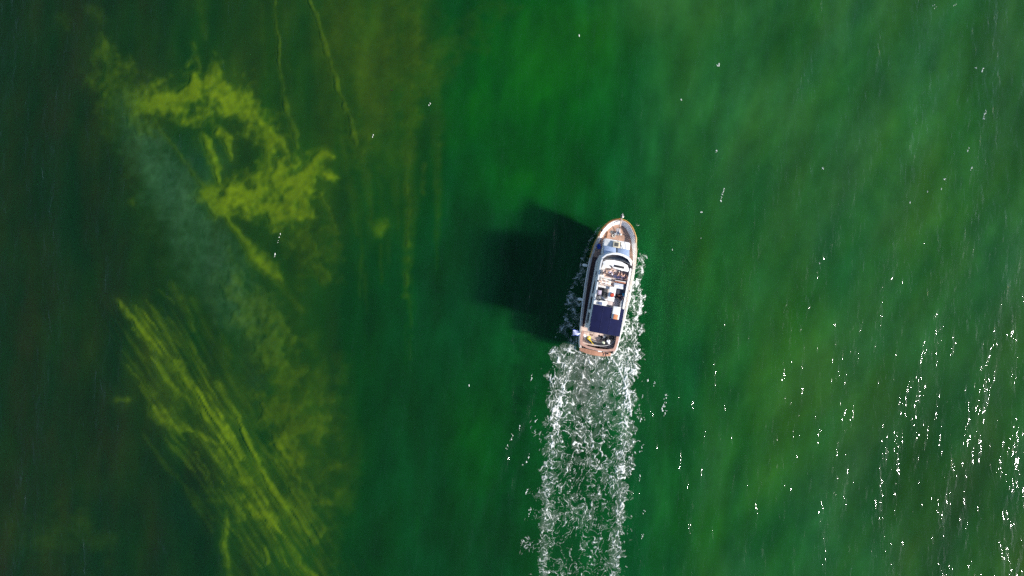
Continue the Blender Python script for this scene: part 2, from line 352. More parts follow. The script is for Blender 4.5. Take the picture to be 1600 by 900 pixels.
def bed_material(name, bumps):
    m = bpy.data.materials.new(name); m.use_nodes = True; n = m.node_tree; L = n.links; b = n.nodes['Principled BSDF']
    b.inputs['Roughness'].default_value = 1.0; b.inputs['Specular IOR Level'].default_value = 0.0
    at = n.nodes.new('ShaderNodeAttribute'); at.attribute_name = 'growth'
    geo = n.nodes.new('ShaderNodeNewGeometry'); t = n.nodes.new('ShaderNodeTexNoise'); t.inputs['Scale'].default_value = 1.1; t.inputs['Detail'].default_value = 6
    L.new(geo.outputs['Position'], t.inputs['Vector'])
    mr = n.nodes.new('ShaderNodeMapRange'); mr.inputs['From Min'].default_value = .3; mr.inputs['From Max'].default_value = .7; mr.inputs['To Min'].default_value = 1 - bumps; mr.inputs['To Max'].default_value = 1 + bumps
    L.new(t.outputs['Fac'], mr.inputs['Value'])
    v = n.nodes.new('ShaderNodeVectorMath'); v.operation = 'SCALE'; L.new(at.outputs['Color'], v.inputs[0]); L.new(mr.outputs[0], v.inputs['Scale'])
    L.new(v.outputs[0], b.inputs['Base Color'])
    return m
def build_bed():
    xs = axis(-65, 65, 0.2, 395); ys = axis(-37, 37, 0.2, 395)
    X, Y = np.meshgrid(xs, ys); c, weed = bed_fields(X, Y)
    Z = BED_Z + 0.26 * fbm(X * .22 + 3, Y * .20, 2)
    me, used = grid_mesh('lake_bed', X, Y, Z); add_color(me, 'growth', c.reshape(-1, 3)[used])
    o = bpy.data.objects.new('lake_bed', me); COL.objects.link(o); tag(o, kind='structure')
    me.materials.append(bed_material('lake bed growth', 0.06))
    # the weed stands up from the bed as a soft raised mat
    cell = (weed[:-1, :-1] + weed[1:, 1:] + weed[1:, :-1] + weed[:-1, 1:]) / 4 > 0.30
    cell &= (X[:-1, :-1] < 5)
    Zw = Z - .04 + 0.20 * sstep(.15, 1.0, weed) + 0.03 * fbm(X * 1.1, Y * 1.1, 3)
    me, used = grid_mesh('seaweed', X, Y, Zw, keep=cell); add_color(me, 'growth', c.reshape(-1, 3)[used])
    o = bpy.data.objects.new('seaweed', me); COL.objects.link(o)
    tag(o, 'yellow green weed in clouds and long strands on the lake bed', 'weed', kind='stuff')
    me.materials.append(bed_material('weed', 0.06))

# ------------------------------------------------------------------ foam of the bow wave and the wake
def interp(y, ys, xs): return np.interp(y, ys, xs)
def foam_fields(px, py):
    xl = interp(py, [350, 375, 395, 420, 440, 456, 480, 505, 530, 545, 570, 600, 650, 700, 750, 800, 850, 900, 960],
                    [936, 918, 911, 904, 896, 889, 884, 877, 868, 862, 860, 857, 856, 850, 846, 842, 838, 838, 832])
    xr = interp(py, [380, 392, 400, 425, 440, 455, 470, 480, 490, 497, 510, 516, 526, 545, 570, 600, 650, 700, 750, 800, 850, 900, 960],
                    [994, 1001, 1006, 1007, 1000, 1002, 1004, 1004, 1003, 996, 1002, 1008, 997, 1000, 1000, 994, 989, 986, 983, 981, 977, 973, 968])
    jag = (8 + 12 * sstep(545, 620, py)) * fbm(px * .05, py * .05, 3) + 6 * fbm(px * .2 + 7, py * .2, 3)
    inside = sstep(-4, 3, px - xl + jag) * sstep(-4, 3, xr - px + jag)
    # dense left band, dense right band
    cl = interp(py, [545, 570, 600, 650, 700, 760, 830, 900, 960], [890, 884, 878, 869, 861, 856, 850, 848, 842])
    cr = interp(py, [545, 570, 600, 650, 700, 760, 830, 900, 960], [978, 984, 984, 979, 975, 971, 966, 961, 956])
    wl = interp(py, [545, 640, 760, 960], [9, 9, 8, 8]); wr = interp(py, [545, 640, 760, 960], [13, 11, 10, 10])
    warp = 3.5 * fbm(px * .05 + 30, py * .05, 3) 
    bl = np.exp(-((px - cl + 1.4 * warp) / wl) ** 2); br = np.exp(-((px - cr + 1.4 * warp) / wr) ** 2)
    aft = sstep(538, 556, py)
    t = (py - 545) / 355
    mid = interp(py, [540, 560, 600, 650, 720, 800, 900, 960], [.74, .64, .54, .52, .43, .36, .30, .27])
    patch = .62 + 1.1 * np.clip(fbm(px * .022 + 3, py * .018, 3) + .2, 0, 1)
    E = aft * np.clip(mid * patch + bl * (.36 - .15 * (1 - sstep(560, 620, py))) + br * .46, 0, 1)
    side_r = (1 - aft) * (px > 940) * np.clip(.30 + .50 * sstep(395, 470, py) * 1.0 + .9 * fbm(px * .05, py * .05 + 50, 2), 0, 1)
    side_l = (1 - aft) * (px <= 940) * np.clip(.32 + .1 * sstep(420, 520, py) + .9 * fbm(px * .05, py * .05 + 9, 2), 0, 1)
    E = E + side_r + side_l
    # bright rims: outline of the spreading wash, and the smooth curl from the starboard quarter
    rim_r = np.exp(-((px - xr + 3 + .6 * jag) / 2.2) ** 2) * (py < 530) * (py > 395) * .65
    rim_l = np.exp(-((px - xl - 3 + .6 * jag) / 2.4) ** 2) * (py < 500) * (py > 352) * .45
    curl_x = interp(py, [552, 560, 572, 590, 616, 640, 665], [950, 956, 965, 973, 982, 985, 986])
    curl = np.exp(-((px - curl_x) / 2.0) ** 2) * sstep(550, 558, py) * (1 - sstep(640, 668, py))
    curl2_x = interp(py, [552, 575, 610, 650, 700], [905, 892, 879, 871, 862])
    curl2 = np.exp(-((px - curl2_x + warp) / 2.6) ** 2) * sstep(550, 560, py) * (1 - sstep(660, 700, py)) * .6
    E = np.clip(E, 0, 1) * inside + rim_r + rim_l + curl2
    # stray wash outside the left edge
    stray = np.exp(-((px - cl + 26 + 2 * warp) / 12) ** 2) * aft * .40 * sstep(.02, .35, fbm(px * .045 + 60, py * .03 + 4, 3))
    stray = stray + np.exp(-((px - cr - 18) / 9) ** 2) * aft * (1 - sstep(640, 760, py)) * .38 * sstep(.0, .35, fbm(px * .05 + 160, py * .03 + 4, 3))
    E = np.clip(E + stray, 0, 1.15)
    # lace: curling filaments around cells of clear water, torn where the foam is thin
    q1, q2 = fbm(px * .028, py * .024, 2), fbm(px * .028 + 40, py * .024 + 40, 2)
    q3, q4 = fbm(px * .085 + 3, py * .075, 2), fbm(px * .085 + 13, py * .075 + 8, 2)
    wx = px + 14 * q1 + 6.5 * q3; wy = py + 14 * q2 + 6.5 * q4
    n1 = np.abs(fbm(wx * .090, wy * .062, 2, .35)); n2 = np.abs(fbm(wx * .155 + 9, wy * .11, 2, .35)); n4 = np.abs(fbm(wx * .25 + 90, wy * .19, 2, .3))
    tear = fbm(px * .085 + 20, py * .07, 2); n3 = fbm(px * .24, py * .21, 2)
    ew = np.clip(E + .30 * tear, 0, 1.2)
    l1 = np.exp(-(n1 / (.018 + .040 * ew)) ** 1.1); l2 = np.exp(-(n2 / (.016 + .054 * ew)) ** 1.2) * sstep(.10, .45, ew); l4 = np.exp(-(n4 / (.013 + .046 * ew)) ** 1.2) * sstep(.25, .70, ew)
    str_ = np.clip(.62 + 1.3 * n3 + .55 * ew, 0, 1.25)
    lace = (l1 + .8 * l2 + .7 * l4) * sstep(.03, .22, ew) * str_
    blob = (ew - 1.0) * 2.0 + tear * .9 + n3 * 1.1
    f = np.clip(np.maximum(lace, blob * sstep(.5, .9, ew)), 0, 1)
    f = np.maximum(f, curl * np.clip(.85 + .8 * n3, 0, 1))
    f = np.where(E < .02, 0, f)
    solid = sstep(.10, 1.2, f) * (1 - .38 * (1 - aft) * (px <= 945)) * (1 - .22 * sstep(620, 900, py))  # port-side cover thinned to darken the foam lying in shadow
    milk = np.clip(E * .10 + (1 - abs(px - (xl + xr) / 2) / 70).clip(0, 1) * aft * (1 - sstep(560, 700, py)) * .10, 0, .16) * inside * (.7 + tear)
    return solid, milk
def foam_material():
    m = bpy.data.materials.new('foam'); m.use_nodes = True; n = m.node_tree; L = n.links; b = n.nodes['Principled BSDF']
    b.inputs['Base Color'].default_value = (.86, .88, .86, 1); b.inputs['Roughness'].default_value = .6
    a = n.nodes.new('ShaderNodeAttribute'); a.attribute_name = 'cover'
    geo = n.nodes.new('ShaderNodeNewGeometry'); t = n.nodes.new('ShaderNodeTexNoise'); t.inputs['Scale'].default_value = 9; t.inputs['Detail'].default_value = 4
    L.new(geo.outputs['Position'], t.inputs['Vector'])
    k = n.nodes.new('ShaderNodeMath'); k.operation = 'MULTIPLY_ADD'; L.new(t.outputs['Fac'], k.inputs[0]); k.inputs[1].default_value = 1.3; k.inputs[2].default_value = .28
    k2 = n.nodes.new('ShaderNodeMath'); k2.operation = 'MULTIPLY'; k2.use_clamp = True; L.new(k.outputs[0], k2.inputs[0]); L.new(a.outputs['Fac'], k2.inputs[1])
    L.new(k2.outputs[0], b.inputs['Alpha'])
    bp = n.nodes.new('ShaderNodeBump'); bp.inputs['Distance'].default_value = .05; bp.inputs['Strength'].default_value = .8; L.new(t.outputs['Fac'], bp.inputs['Height']); L.new(bp.outputs[0], b.inputs['Normal'])
    return m
def build_foam():
    fm = foam_material()
    S = F_PX / CAM_H
    xs = np.arange((812 - 800) / S, (1016 - 800) / S, 0.042); ys = np.arange(-(955 - 450) / S, (450 - 348) / S, 0.042)
    X, Y = np.meshgrid(xs, ys); px = X * S + 800; py = 450 - Y * S
    f, milk = foam_fields(px, py)
    # nothing inside the hull
    u = (X - BO[0]) * math.sin(BH) + (Y - BO[1]) * math.cos(BH); v = (X - BO[0]) * math.cos(BH) - (Y - BO[1]) * math.sin(BH)
    hb = np.interp(u / .945, RAIL_U, RAIL_B) * (.90 - .22 * np.clip(u / 13.6, 0, 1) ** 3)
    inhull = (np.abs(v) < hb - .1) & (u > .15) & (u < 13.4)
    # the wash heaps up a little against the hull and at the edges of the wake
    Z = swell(X, Y) + .035 + .07 * f + .05 * fbm(X * .9, Y * .9, 3) * (f > 0)
    a = np.clip(np.maximum(f, milk), 0, 1)
    a[inhull] = 0
    c = np.maximum.reduce([a[:-1, :-1], a[1:, :-1], a[:-1, 1:], a[1:, 1:]])
    me, used = grid_mesh('wake_foam', X, Y, Z, keep=c > .03); add_float(me, 'cover', a.ravel()[used]); me.materials.append(fm)
    o = bpy.data.objects.new('wake_foam', me); COL.objects.link(o)
    tag(o, 'white lacy foam of the bow wave and the wake trailing behind the yacht', 'foam', kind='stuff')
    # small torn flecks lying about on the water
    r = random.Random(5); fl = [(1038, 630, 26, 3), (1040, 645, 10, 2), (1130, 300, 12, 2), (1127, 311, 8, 1.5), (436, 372, 14, 1.3), (430, 398, 10, 1.3), (583, 213, 5, 1), (733, 603, 4, 1), (905, 55, 7, 1),
        (800, 680, 16, 3), (793, 697, 9, 2.5), (812, 668, 8, 2), (831, 590, 12, 3), (826, 715, 16, 3), (838, 655, 10, 3), (822, 770, 12, 2), (828, 800, 14, 2.5), (1003, 620, 8, 2), (1000, 655, 7, 3), (1002, 700, 12, 3),
        (1000, 745, 12, 2.5), (1006, 800, 7, 3), (1003, 840, 10, 2), (1022, 600, 8, 1.5), (1012, 595, 5, 1.2), (1523, 107, 4, 3), (1534, 110, 8, 1.4), (1538, 178, 16, 2), (1512, 234, 8, 1.7), (1517, 263, 6, 1.7),
        (1475, 280, 2.2, 2), (1470, 296, 2, 2), (1451, 299, 2, 2), (1422, 316, 2, 2), (1443, 346, 2, 1.6), (1286, 263, 2.5, 2), (1096, 331, 2.5, 2), (1097, 372, 3, 2), (1050, 390, 2, 1.5), (1280, 411, 2.5, 1.3), (1460, 10, 6, 5), (1490, 8, 4, 3),
        (1123, 102, 6, 4), (672, 163, 5, 2), (1118, 237, 4, 1.4), (1064, 156, 2, 1)]
    vs, fs, cov = [], [], []
    for (x, y, ln, wd) in fl:
        for i in range(int(3 + ln * .7)):
            t = r.uniform(-.5, .5); cx = x + r.gauss(0, wd * .4) - t * ln * .25; cy = y + t * ln
            if r.random() < .3: continue
            rad = r.uniform(.35, .9) * (1.2 if ln > 20 else 1); k = r.uniform(1, 2.6); n = 7; base = len(vs); wx, wy = (cx - 800) / S, (450 - cy) / S
            z = float(swell(np.array([wx]), np.array([wy]))[0]); vs.append((wx, wy, z + .07))
            for j in range(n):
                an = 2 * math.pi * j / n; q = r.uniform(.5, 1.2)
                vs.append((wx + math.cos(an) * rad * q / S, wy + math.sin(an) * rad * q * k / S, z + .02))
            fs += [(base, base + 1 + j, base + 1 + (j + 1) % n) for j in range(n)]; cov += [1.] + [.55] * n
    me = bpy.data.meshes.new('foam_flecks'); me.from_pydata(vs, [], fs); add_float(me, 'cover', np.array(cov)); me.materials.append(fm)
    o = bpy.data.objects.new('foam_flecks', me); COL.objects.link(o)
    tag(o, 'small white flecks of foam scattered over the open green water', 'foam', kind='stuff')

# ------------------------------------------------------------------ the motor yacht (local axes: x starboard, y forward, z up from the waterline)
BO = (9.25, -6.82); BH = math.radians(10)
RAIL_U = [0, .35, .7, 1.8, 3.9, 6, 8, 9.4, 10.4, 11.3, 12.1, 12.7, 13.2, 13.7, 14.05, 14.3, 14.42]
RAIL_B = [1.86, 1.95, 2.03, 2.15, 2.32, 2.41, 2.46, 2.45, 2.39, 2.28, 2.08, 1.96, 1.72, 1.38, 1.02, .58, .0]
M = {}
def materials():
    W_ = (.84, .84, .83)
    M['gel'] = mat('white gelcoat', W_, .28, noise=.06, nscale=1.5); M['gel2'] = mat('matt white deck paint', (.74, .74, .73), .6, noise=.10, nscale=3, bump=.2)
    M['teak'] = teak('weathered teak', (.56, .34, .24), .15); M['teak2'] = teak('dark teak', (.10, .042, .03), .16); M['varnish'] = mat('varnished wood', (.30, .13, .045), .25, noise=.3, nscale=6)  # side deck teak is much darker than the other teaks
    M['cap'] = mat('grey teak caprail', (.56, .47, .41), .55, noise=.25, nscale=5); M['strake'] = mat('ochre rubbing strake', (.55, .33, .07), .4, noise=.15)
    M['ivory'] = mat('ivory paint', (.62, .56, .42), .5, noise=.1)
    M['glass'] = mat('tinted acrylic', (.006, .008, .020), .06, spec=.8); M['cover'] = mat('blue grey screen cover', (.36, .46, .66), .8, noise=.12, nscale=4, bump=.3)
    M['navy'] = mat('navy canvas', (.007, .010, .052), .85, noise=.18, nscale=2.2, bump=.5, bscale=12, spec=.2); M['seam'] = mat('canvas seam', (.014, .017, .078), .85)
    M['steel'] = mat('stainless steel', (.6, .6, .6), .25, 1.0); M['dark'] = mat('black rubber', (.015, .015, .018), .5); M['char'] = mat('charcoal matting', (.06, .062, .066), .85, noise=.3, nscale=5, bump=.3)
    M['vinyl'] = mat('white vinyl cushion', (.74, .71, .66), .5, noise=.08, nscale=4, bump=.4, bscale=6); M['beige'] = mat('beige decking', (.58, .49, .46), .7, noise=.12, nscale=5); M['tan'] = mat('tan leather', (.42, .16, .09), .5)
    M['sole'] = teak('pale deck planks', (.60, .46, .40), .12); M['red'] = mat('red plastic', (.65, .03, .015), .4); M['orange'] = mat('orange cloth', (.72, .17, .035), .7); M['dkred'] = mat('dark red fruit', (.25, .01, .015), .4)
    M['grey'] = mat('galvanised grey', (.30, .30, .30), .5, .4, noise=.2); M['yellow'] = mat('yellow plastic', (.80, .55, .03), .45); M['cloth'] = mat('white cloth', (.72, .72, .74), .9, noise=.08); M['blue'] = mat('royal blue cloth', (.02, .07, .42), .8)
    M['fender'] = mat('fender vinyl', (.72, .74, .74), .4); M['rope'] = mat('white rope', (.62, .6, .54), .9, noise=.2, nscale=30); M['ropeblue'] = mat('blue grey rope', (.05, .09, .14), .9); M['green'] = mat('leaf green', (.05, .16, .03), .7); M['lav'] = mat('lavender cloth', (.50, .44, .54), .9, noise=.1); M['shadeblue'] = mat('shade blue on white lid', (.50, .56, .66), .35)
    M['deckpale'] = mat('pale starboard deck', (.62, .54, .47), .7, noise=.2, nscale=4)  # pale tone laid on the starboard side deck only
    M['anti'] = mat('dark antifouling', (.02, .025, .06), .7)
def teak(name, c, gap):
    m = mat(name, c, .6); n = m.node_tree; L = n.links; b = n.nodes['Principled BSDF']; tc = n.nodes.new('ShaderNodeTexCoord')
    mp = n.nodes.new('ShaderNodeMapping'); mp.inputs['Scale'].default_value = (9, .5, 9); L.new(tc.outputs['Object'], mp.inputs['Vector'])
    t = n.nodes.new('ShaderNodeTexNoise'); t.inputs['Scale'].default_value = 1.6; t.inputs['Detail'].default_value = 5; L.new(mp.outputs[0], t.inputs['Vector'])
    t2 = n.nodes.new('ShaderNodeTexNoise'); t2.inputs['Scale'].default_value = 1.3; t2.inputs['Detail'].default_value = 4; L.new(tc.outputs['Object'], t2.inputs['Vector'])
    sx = n.nodes.new('ShaderNodeSeparateXYZ'); L.new(tc.outputs['Object'], sx.inputs[0])
    fr = n.nodes.new('ShaderNodeMath'); fr.operation = 'MULTIPLY'; fr.inputs[1].default_value = 1 / .12; L.new(sx.outputs[0], fr.inputs[0])
    f2 = n.nodes.new('ShaderNodeMath'); f2.operation = 'FRACT'; L.new(fr.outputs[0], f2.inputs[0])
    gp = n.nodes.new('ShaderNodeMath'); gp.operation = 'LESS_THAN'; gp.inputs[1].default_value = gap; L.new(f2.outputs[0], gp.inputs[0])
    a = n.nodes.new('ShaderNodeMath'); a.operation = 'ADD'; L.new(t.outputs['Fac'], a.inputs[0]); L.new(t2.outputs['Fac'], a.inputs[1])
    mr = n.nodes.new('ShaderNodeMapRange'); mr.inputs['From Min'].default_value = .7; mr.inputs['From Max'].default_value = 1.3; mr.inputs['To Min'].default_value = .66; mr.inputs['To Max'].default_value = 1.25; L.new(a.outputs[0], mr.inputs['Value'])
    g2 = n.nodes.new('ShaderNodeMath'); g2.operation = 'MULTIPLY_ADD'; g2.inputs[1].default_value = -.75; g2.inputs[2].default_value = 1; L.new(gp.outputs[0], g2.inputs[0])
    pr = n.nodes.new('ShaderNodeMath'); pr.operation = 'MULTIPLY'; L.new(mr.outputs[0], pr.inputs[0]); L.new(g2.outputs[0], pr.inputs[1])
    v = n.nodes.new('ShaderNodeVectorMath'); v.operation = 'SCALE'; v.inputs[0].default_value = c; L.new(pr.outputs[0], v.inputs['Scale']); L.new(v.outputs[0], b.inputs['Base Color'])
    return m

class MB:
    """collects shapes, then links them as one mesh object"""
    def __init__(s): s.bm = bmesh.new()
    def box(s, x0, x1, y0, y1, z0, z1, bev=.02, rz=0, tilt=None, taper=1.0):
        r = bmesh.ops.create_cube(s.bm, size=1); vs = r['verts']
        cx, cy, cz = (x0 + x1) / 2, (y0 + y1) / 2, (z0 + z1) / 2
        for v in vs:
            k = taper if v.co.z > 0 else 1
            v.co = Vector((v.co.x * (x1 - x0) * k, v.co.y * (y1 - y0) * k, v.co.z * (z1 - z0)))
        if bev > 0:
            es = list({e for v in vs for e in v.link_edges})
            rr = bmesh.ops.bevel(s.bm, geom=es, offset=min(bev, .45 * min(x1 - x0, y1 - y0, z1 - z0)), segments=2, affect='EDGES', profile=.6)
            vs = list({v for f in rr['faces'] for v in f.verts} | {v for v in vs if v.is_valid})
        Mx = Matrix.Translation((cx, cy, cz)) @ Matrix.Rotation(rz, 4, 'Z')
        if tilt: Mx = Mx @ Euler(tilt).to_matrix().to_4x4()
        for v in vs: v.co = Mx @ v.co
        return s
    def tube(s, pts, r, seg=8, closed=False):
        pts = [Vector(p) for p in pts]; n = len(pts); rings = []
        rs = r if isinstance(r, (list, tuple)) else [r] * n
        for i, p in enumerate(pts):
            a = pts[i - 1] if (i > 0 or closed) else p; b = pts[(i + 1) % n] if (i < n - 1 or closed) else p
            d = (b - a).normalized(); up = Vector((0, 0, 1)) if abs(d.z) < .9 else Vector((0, 1, 0))
            e1 = d.cross(up).normalized(); e2 = e1.cross(d)
            rings.append([s.bm.verts.new(p + (e1 * math.cos(2 * math.pi * k / seg) + e2 * math.sin(2 * math.pi * k / seg)) * rs[i]) for k in range(seg)])
        for i in range(n if closed else n - 1):
            A, B = rings[i], rings[(i + 1) % n]
            for k in range(seg): s.bm.faces.new((A[k], A[(k + 1) % seg], B[(k + 1) % seg], B[k]))
        if not closed: s.bm.faces.new(rings[0][::-1]); s.bm.faces.new(rings[-1])
        return s
    def ball(s, c, r, sc=(1, 1, 1), sub=2, jit=0, rz=0):
        rr = bmesh.ops.create_icosphere(s.bm, subdivisions=sub, radius=r); R = Matrix.Rotation(rz, 3, 'Z'); q = random.Random(int(c[0] * 1000 + c[1] * 77))
        for v in rr['verts']:
            w = Vector((v.co.x * sc[0], v.co.y * sc[1], v.co.z * sc[2])) * (1 + q.uniform(-jit, jit)); v.co = R @ w + Vector(c)
        return s
    def lathe(s, prof, c=(0, 0, 0), seg=20, axis='Z'):
        rings = []
        for (r, z) in prof:
            ring = []
            for k in range(seg):
                a = 2 * math.pi * k / seg; p = Vector((r * math.cos(a), r * math.sin(a), z))
                if axis == 'X': p = Vector((p.z, p.x, p.y))
                if axis == 'Y': p = Vector((p.x, p.z, p.y))
                ring.append(s.bm.verts.new(p + Vector(c)))
            rings.append(ring)
        for A, B in zip(rings, rings[1:]):
            for k in range(seg): s.bm.faces.new((A[k], A[(k + 1) % seg], B[(k + 1) % seg], B[k]))
        s.bm.faces.new(rings[0][::-1]); s.bm.faces.new(rings[-1]); return s
    def loops(s, L, closed=False):
        R = [[s.bm.verts.new(p) for p in l] for l in L]
        for A, B in zip(R, R[1:]):
            n = len(A)
            for k in range(n if closed else n - 1): s.bm.faces.new((A[k], A[(k + 1) % n], B[(k + 1) % n], B[k]))
        return R
    def prism(s, pts, z0, z1, bev=0):
        """pts: outline (x, y); z0, z1 numbers or functions of (x, y)"""
        f0 = z0 if callable(z0) else (lambda x, y: z0); f1 = z1 if callable(z1) else (lambda x, y: z1)
        b = [s.bm.verts.new((x, y, f0(x, y))) for x, y in pts]; t = [s.bm.verts.new((x, y, f1(x, y))) for x, y in pts]
        n = len(pts); s.bm.faces.new(b[::-1]); tf = s.bm.faces.new(t)
        for k in range(n): s.bm.faces.new((b[k], b[(k + 1) % n], t[(k + 1) % n], t[k]))
        if bev: bmesh.ops.bevel(s.bm, geom=list(tf.edges), offset=bev, segments=2, affect='EDGES', profile=.6)
        return s
    def build(s, name, m, parent=None, smooth=True, recalc=True, loc=None):
        bmesh.ops.remove_doubles(s.bm, verts=s.bm.verts[:], dist=1e-5)
        if recalc: bmesh.ops.recalc_face_normals(s.bm, faces=s.bm.faces[:])
        if loc is not None: bmesh.ops.translate(s.bm, verts=s.bm.verts[:], vec=-Vector(loc))
        for v in s.bm.verts: v.co.z += lift(v.co.y, v.co.z)
        me = bpy.data.meshes.new(name); s.bm.to_mesh(me); s.bm.free(); me.materials.append(M[m] if isinstance(m, str) else m)
        if smooth:
            me.polygons.foreach_set('use_smooth', [True] * len(me.polygons))
            me.set_sharp_from_angle(angle=math.radians(38))
        o = bpy.data.objects.new(name, me); COL.objects.link(o)
        if loc is not None: o.location = loc
        if parent is not None: o.parent = parent
        return o
def lift(y, z):
    """the saloon and flybridge stand half a metre taller than first laid out; the foredeck does not"""
    f = lambda t: min(1, max(0, t)) ** 2 * (3 - 2 * min(1, max(0, t)))
    return .80 * f((z - 1.9) / 1.1) * (1 - f((y - 10.6) / 2.0))
def boat_world(p, rz=0):
    x, y, z = p; z += lift(y, z); s, c = math.sin(BH), math.cos(BH)
    return Vector((BO[0] + x * c + y * s, BO[1] - x * s + y * c, z)), rz - BH
def empty(name, p=(0, 0, 0), rz=0):
    """an Empty at a place given in the yacht's own axes"""
    o = bpy.data.objects.new(name, None); COL.objects.link(o); o.empty_display_size = .3
    o.location, r = boat_world(p, rz); o.rotation_euler = (0, 0, r); return o
def single(mb, name, m, p, label, cat, rz=0, group=None):
    o = mb.build(name, m); o.location, r = boat_world(p, rz); o.rotation_euler = (0, 0, r); return tag(o, label, cat, group)

# --- outline and heights
def catmull(xs, ys, n=8):
    P_ = [Vector((a, b)) for a, b in zip(xs, ys)]; out = []
    for i in range(len(P_) - 1):
        p0 = P_[max(i - 1, 0)]; p1 = P_[i]; p2 = P_[i + 1]; p3 = P_[i + 2] if i + 2 < len(P_) else Vector((p2.x, -P_[-2].y)) if ys[-1] == 0 else P_[-1]
        for k in range(n):
            t = k / n; out.append(.5 * ((2 * p1) + (p2 - p0) * t + (2 * p0 - 5 * p1 + 4 * p2 - p3) * t * t + (3 * p1 - p0 - 3 * p2 + p3) * t ** 3))
    out.append(P_[-1]); return [(p.y, p.x) for p in out]
def rail_z(u): return 1.78 + .82 * max(0, (u - 6.5) / 8.0) ** 1.7
def deck_z(u): return 1.28 + .62 * max(0, (u - 5.5) / 8.0) ** 1.3
HALF = catmull(RAIL_U, RAIL_B, 5)                                   # (half breadth, u) from stern to bow
def outline(inset=0.0, u0=None, u1=None):
    """port side from stern to bow and back down the starboard side, moved inward by inset"""
    pts = [Vector((-b, u)) for b, u in HALF] + [Vector((b, u)) for b, u in HALF[::-1][1:]]
    if inset:
        q = []
        for i, p in enumerate(pts):
            a = pts[max(i - 1, 0)]; c = pts[min(i + 1, len(pts) - 1)]; d = (c - a).normalized(); nrm = Vector((d.y, -d.x))
            q.append(p + nrm * inset)
        pts = q
    return [(p.x, p.y) for p in pts]

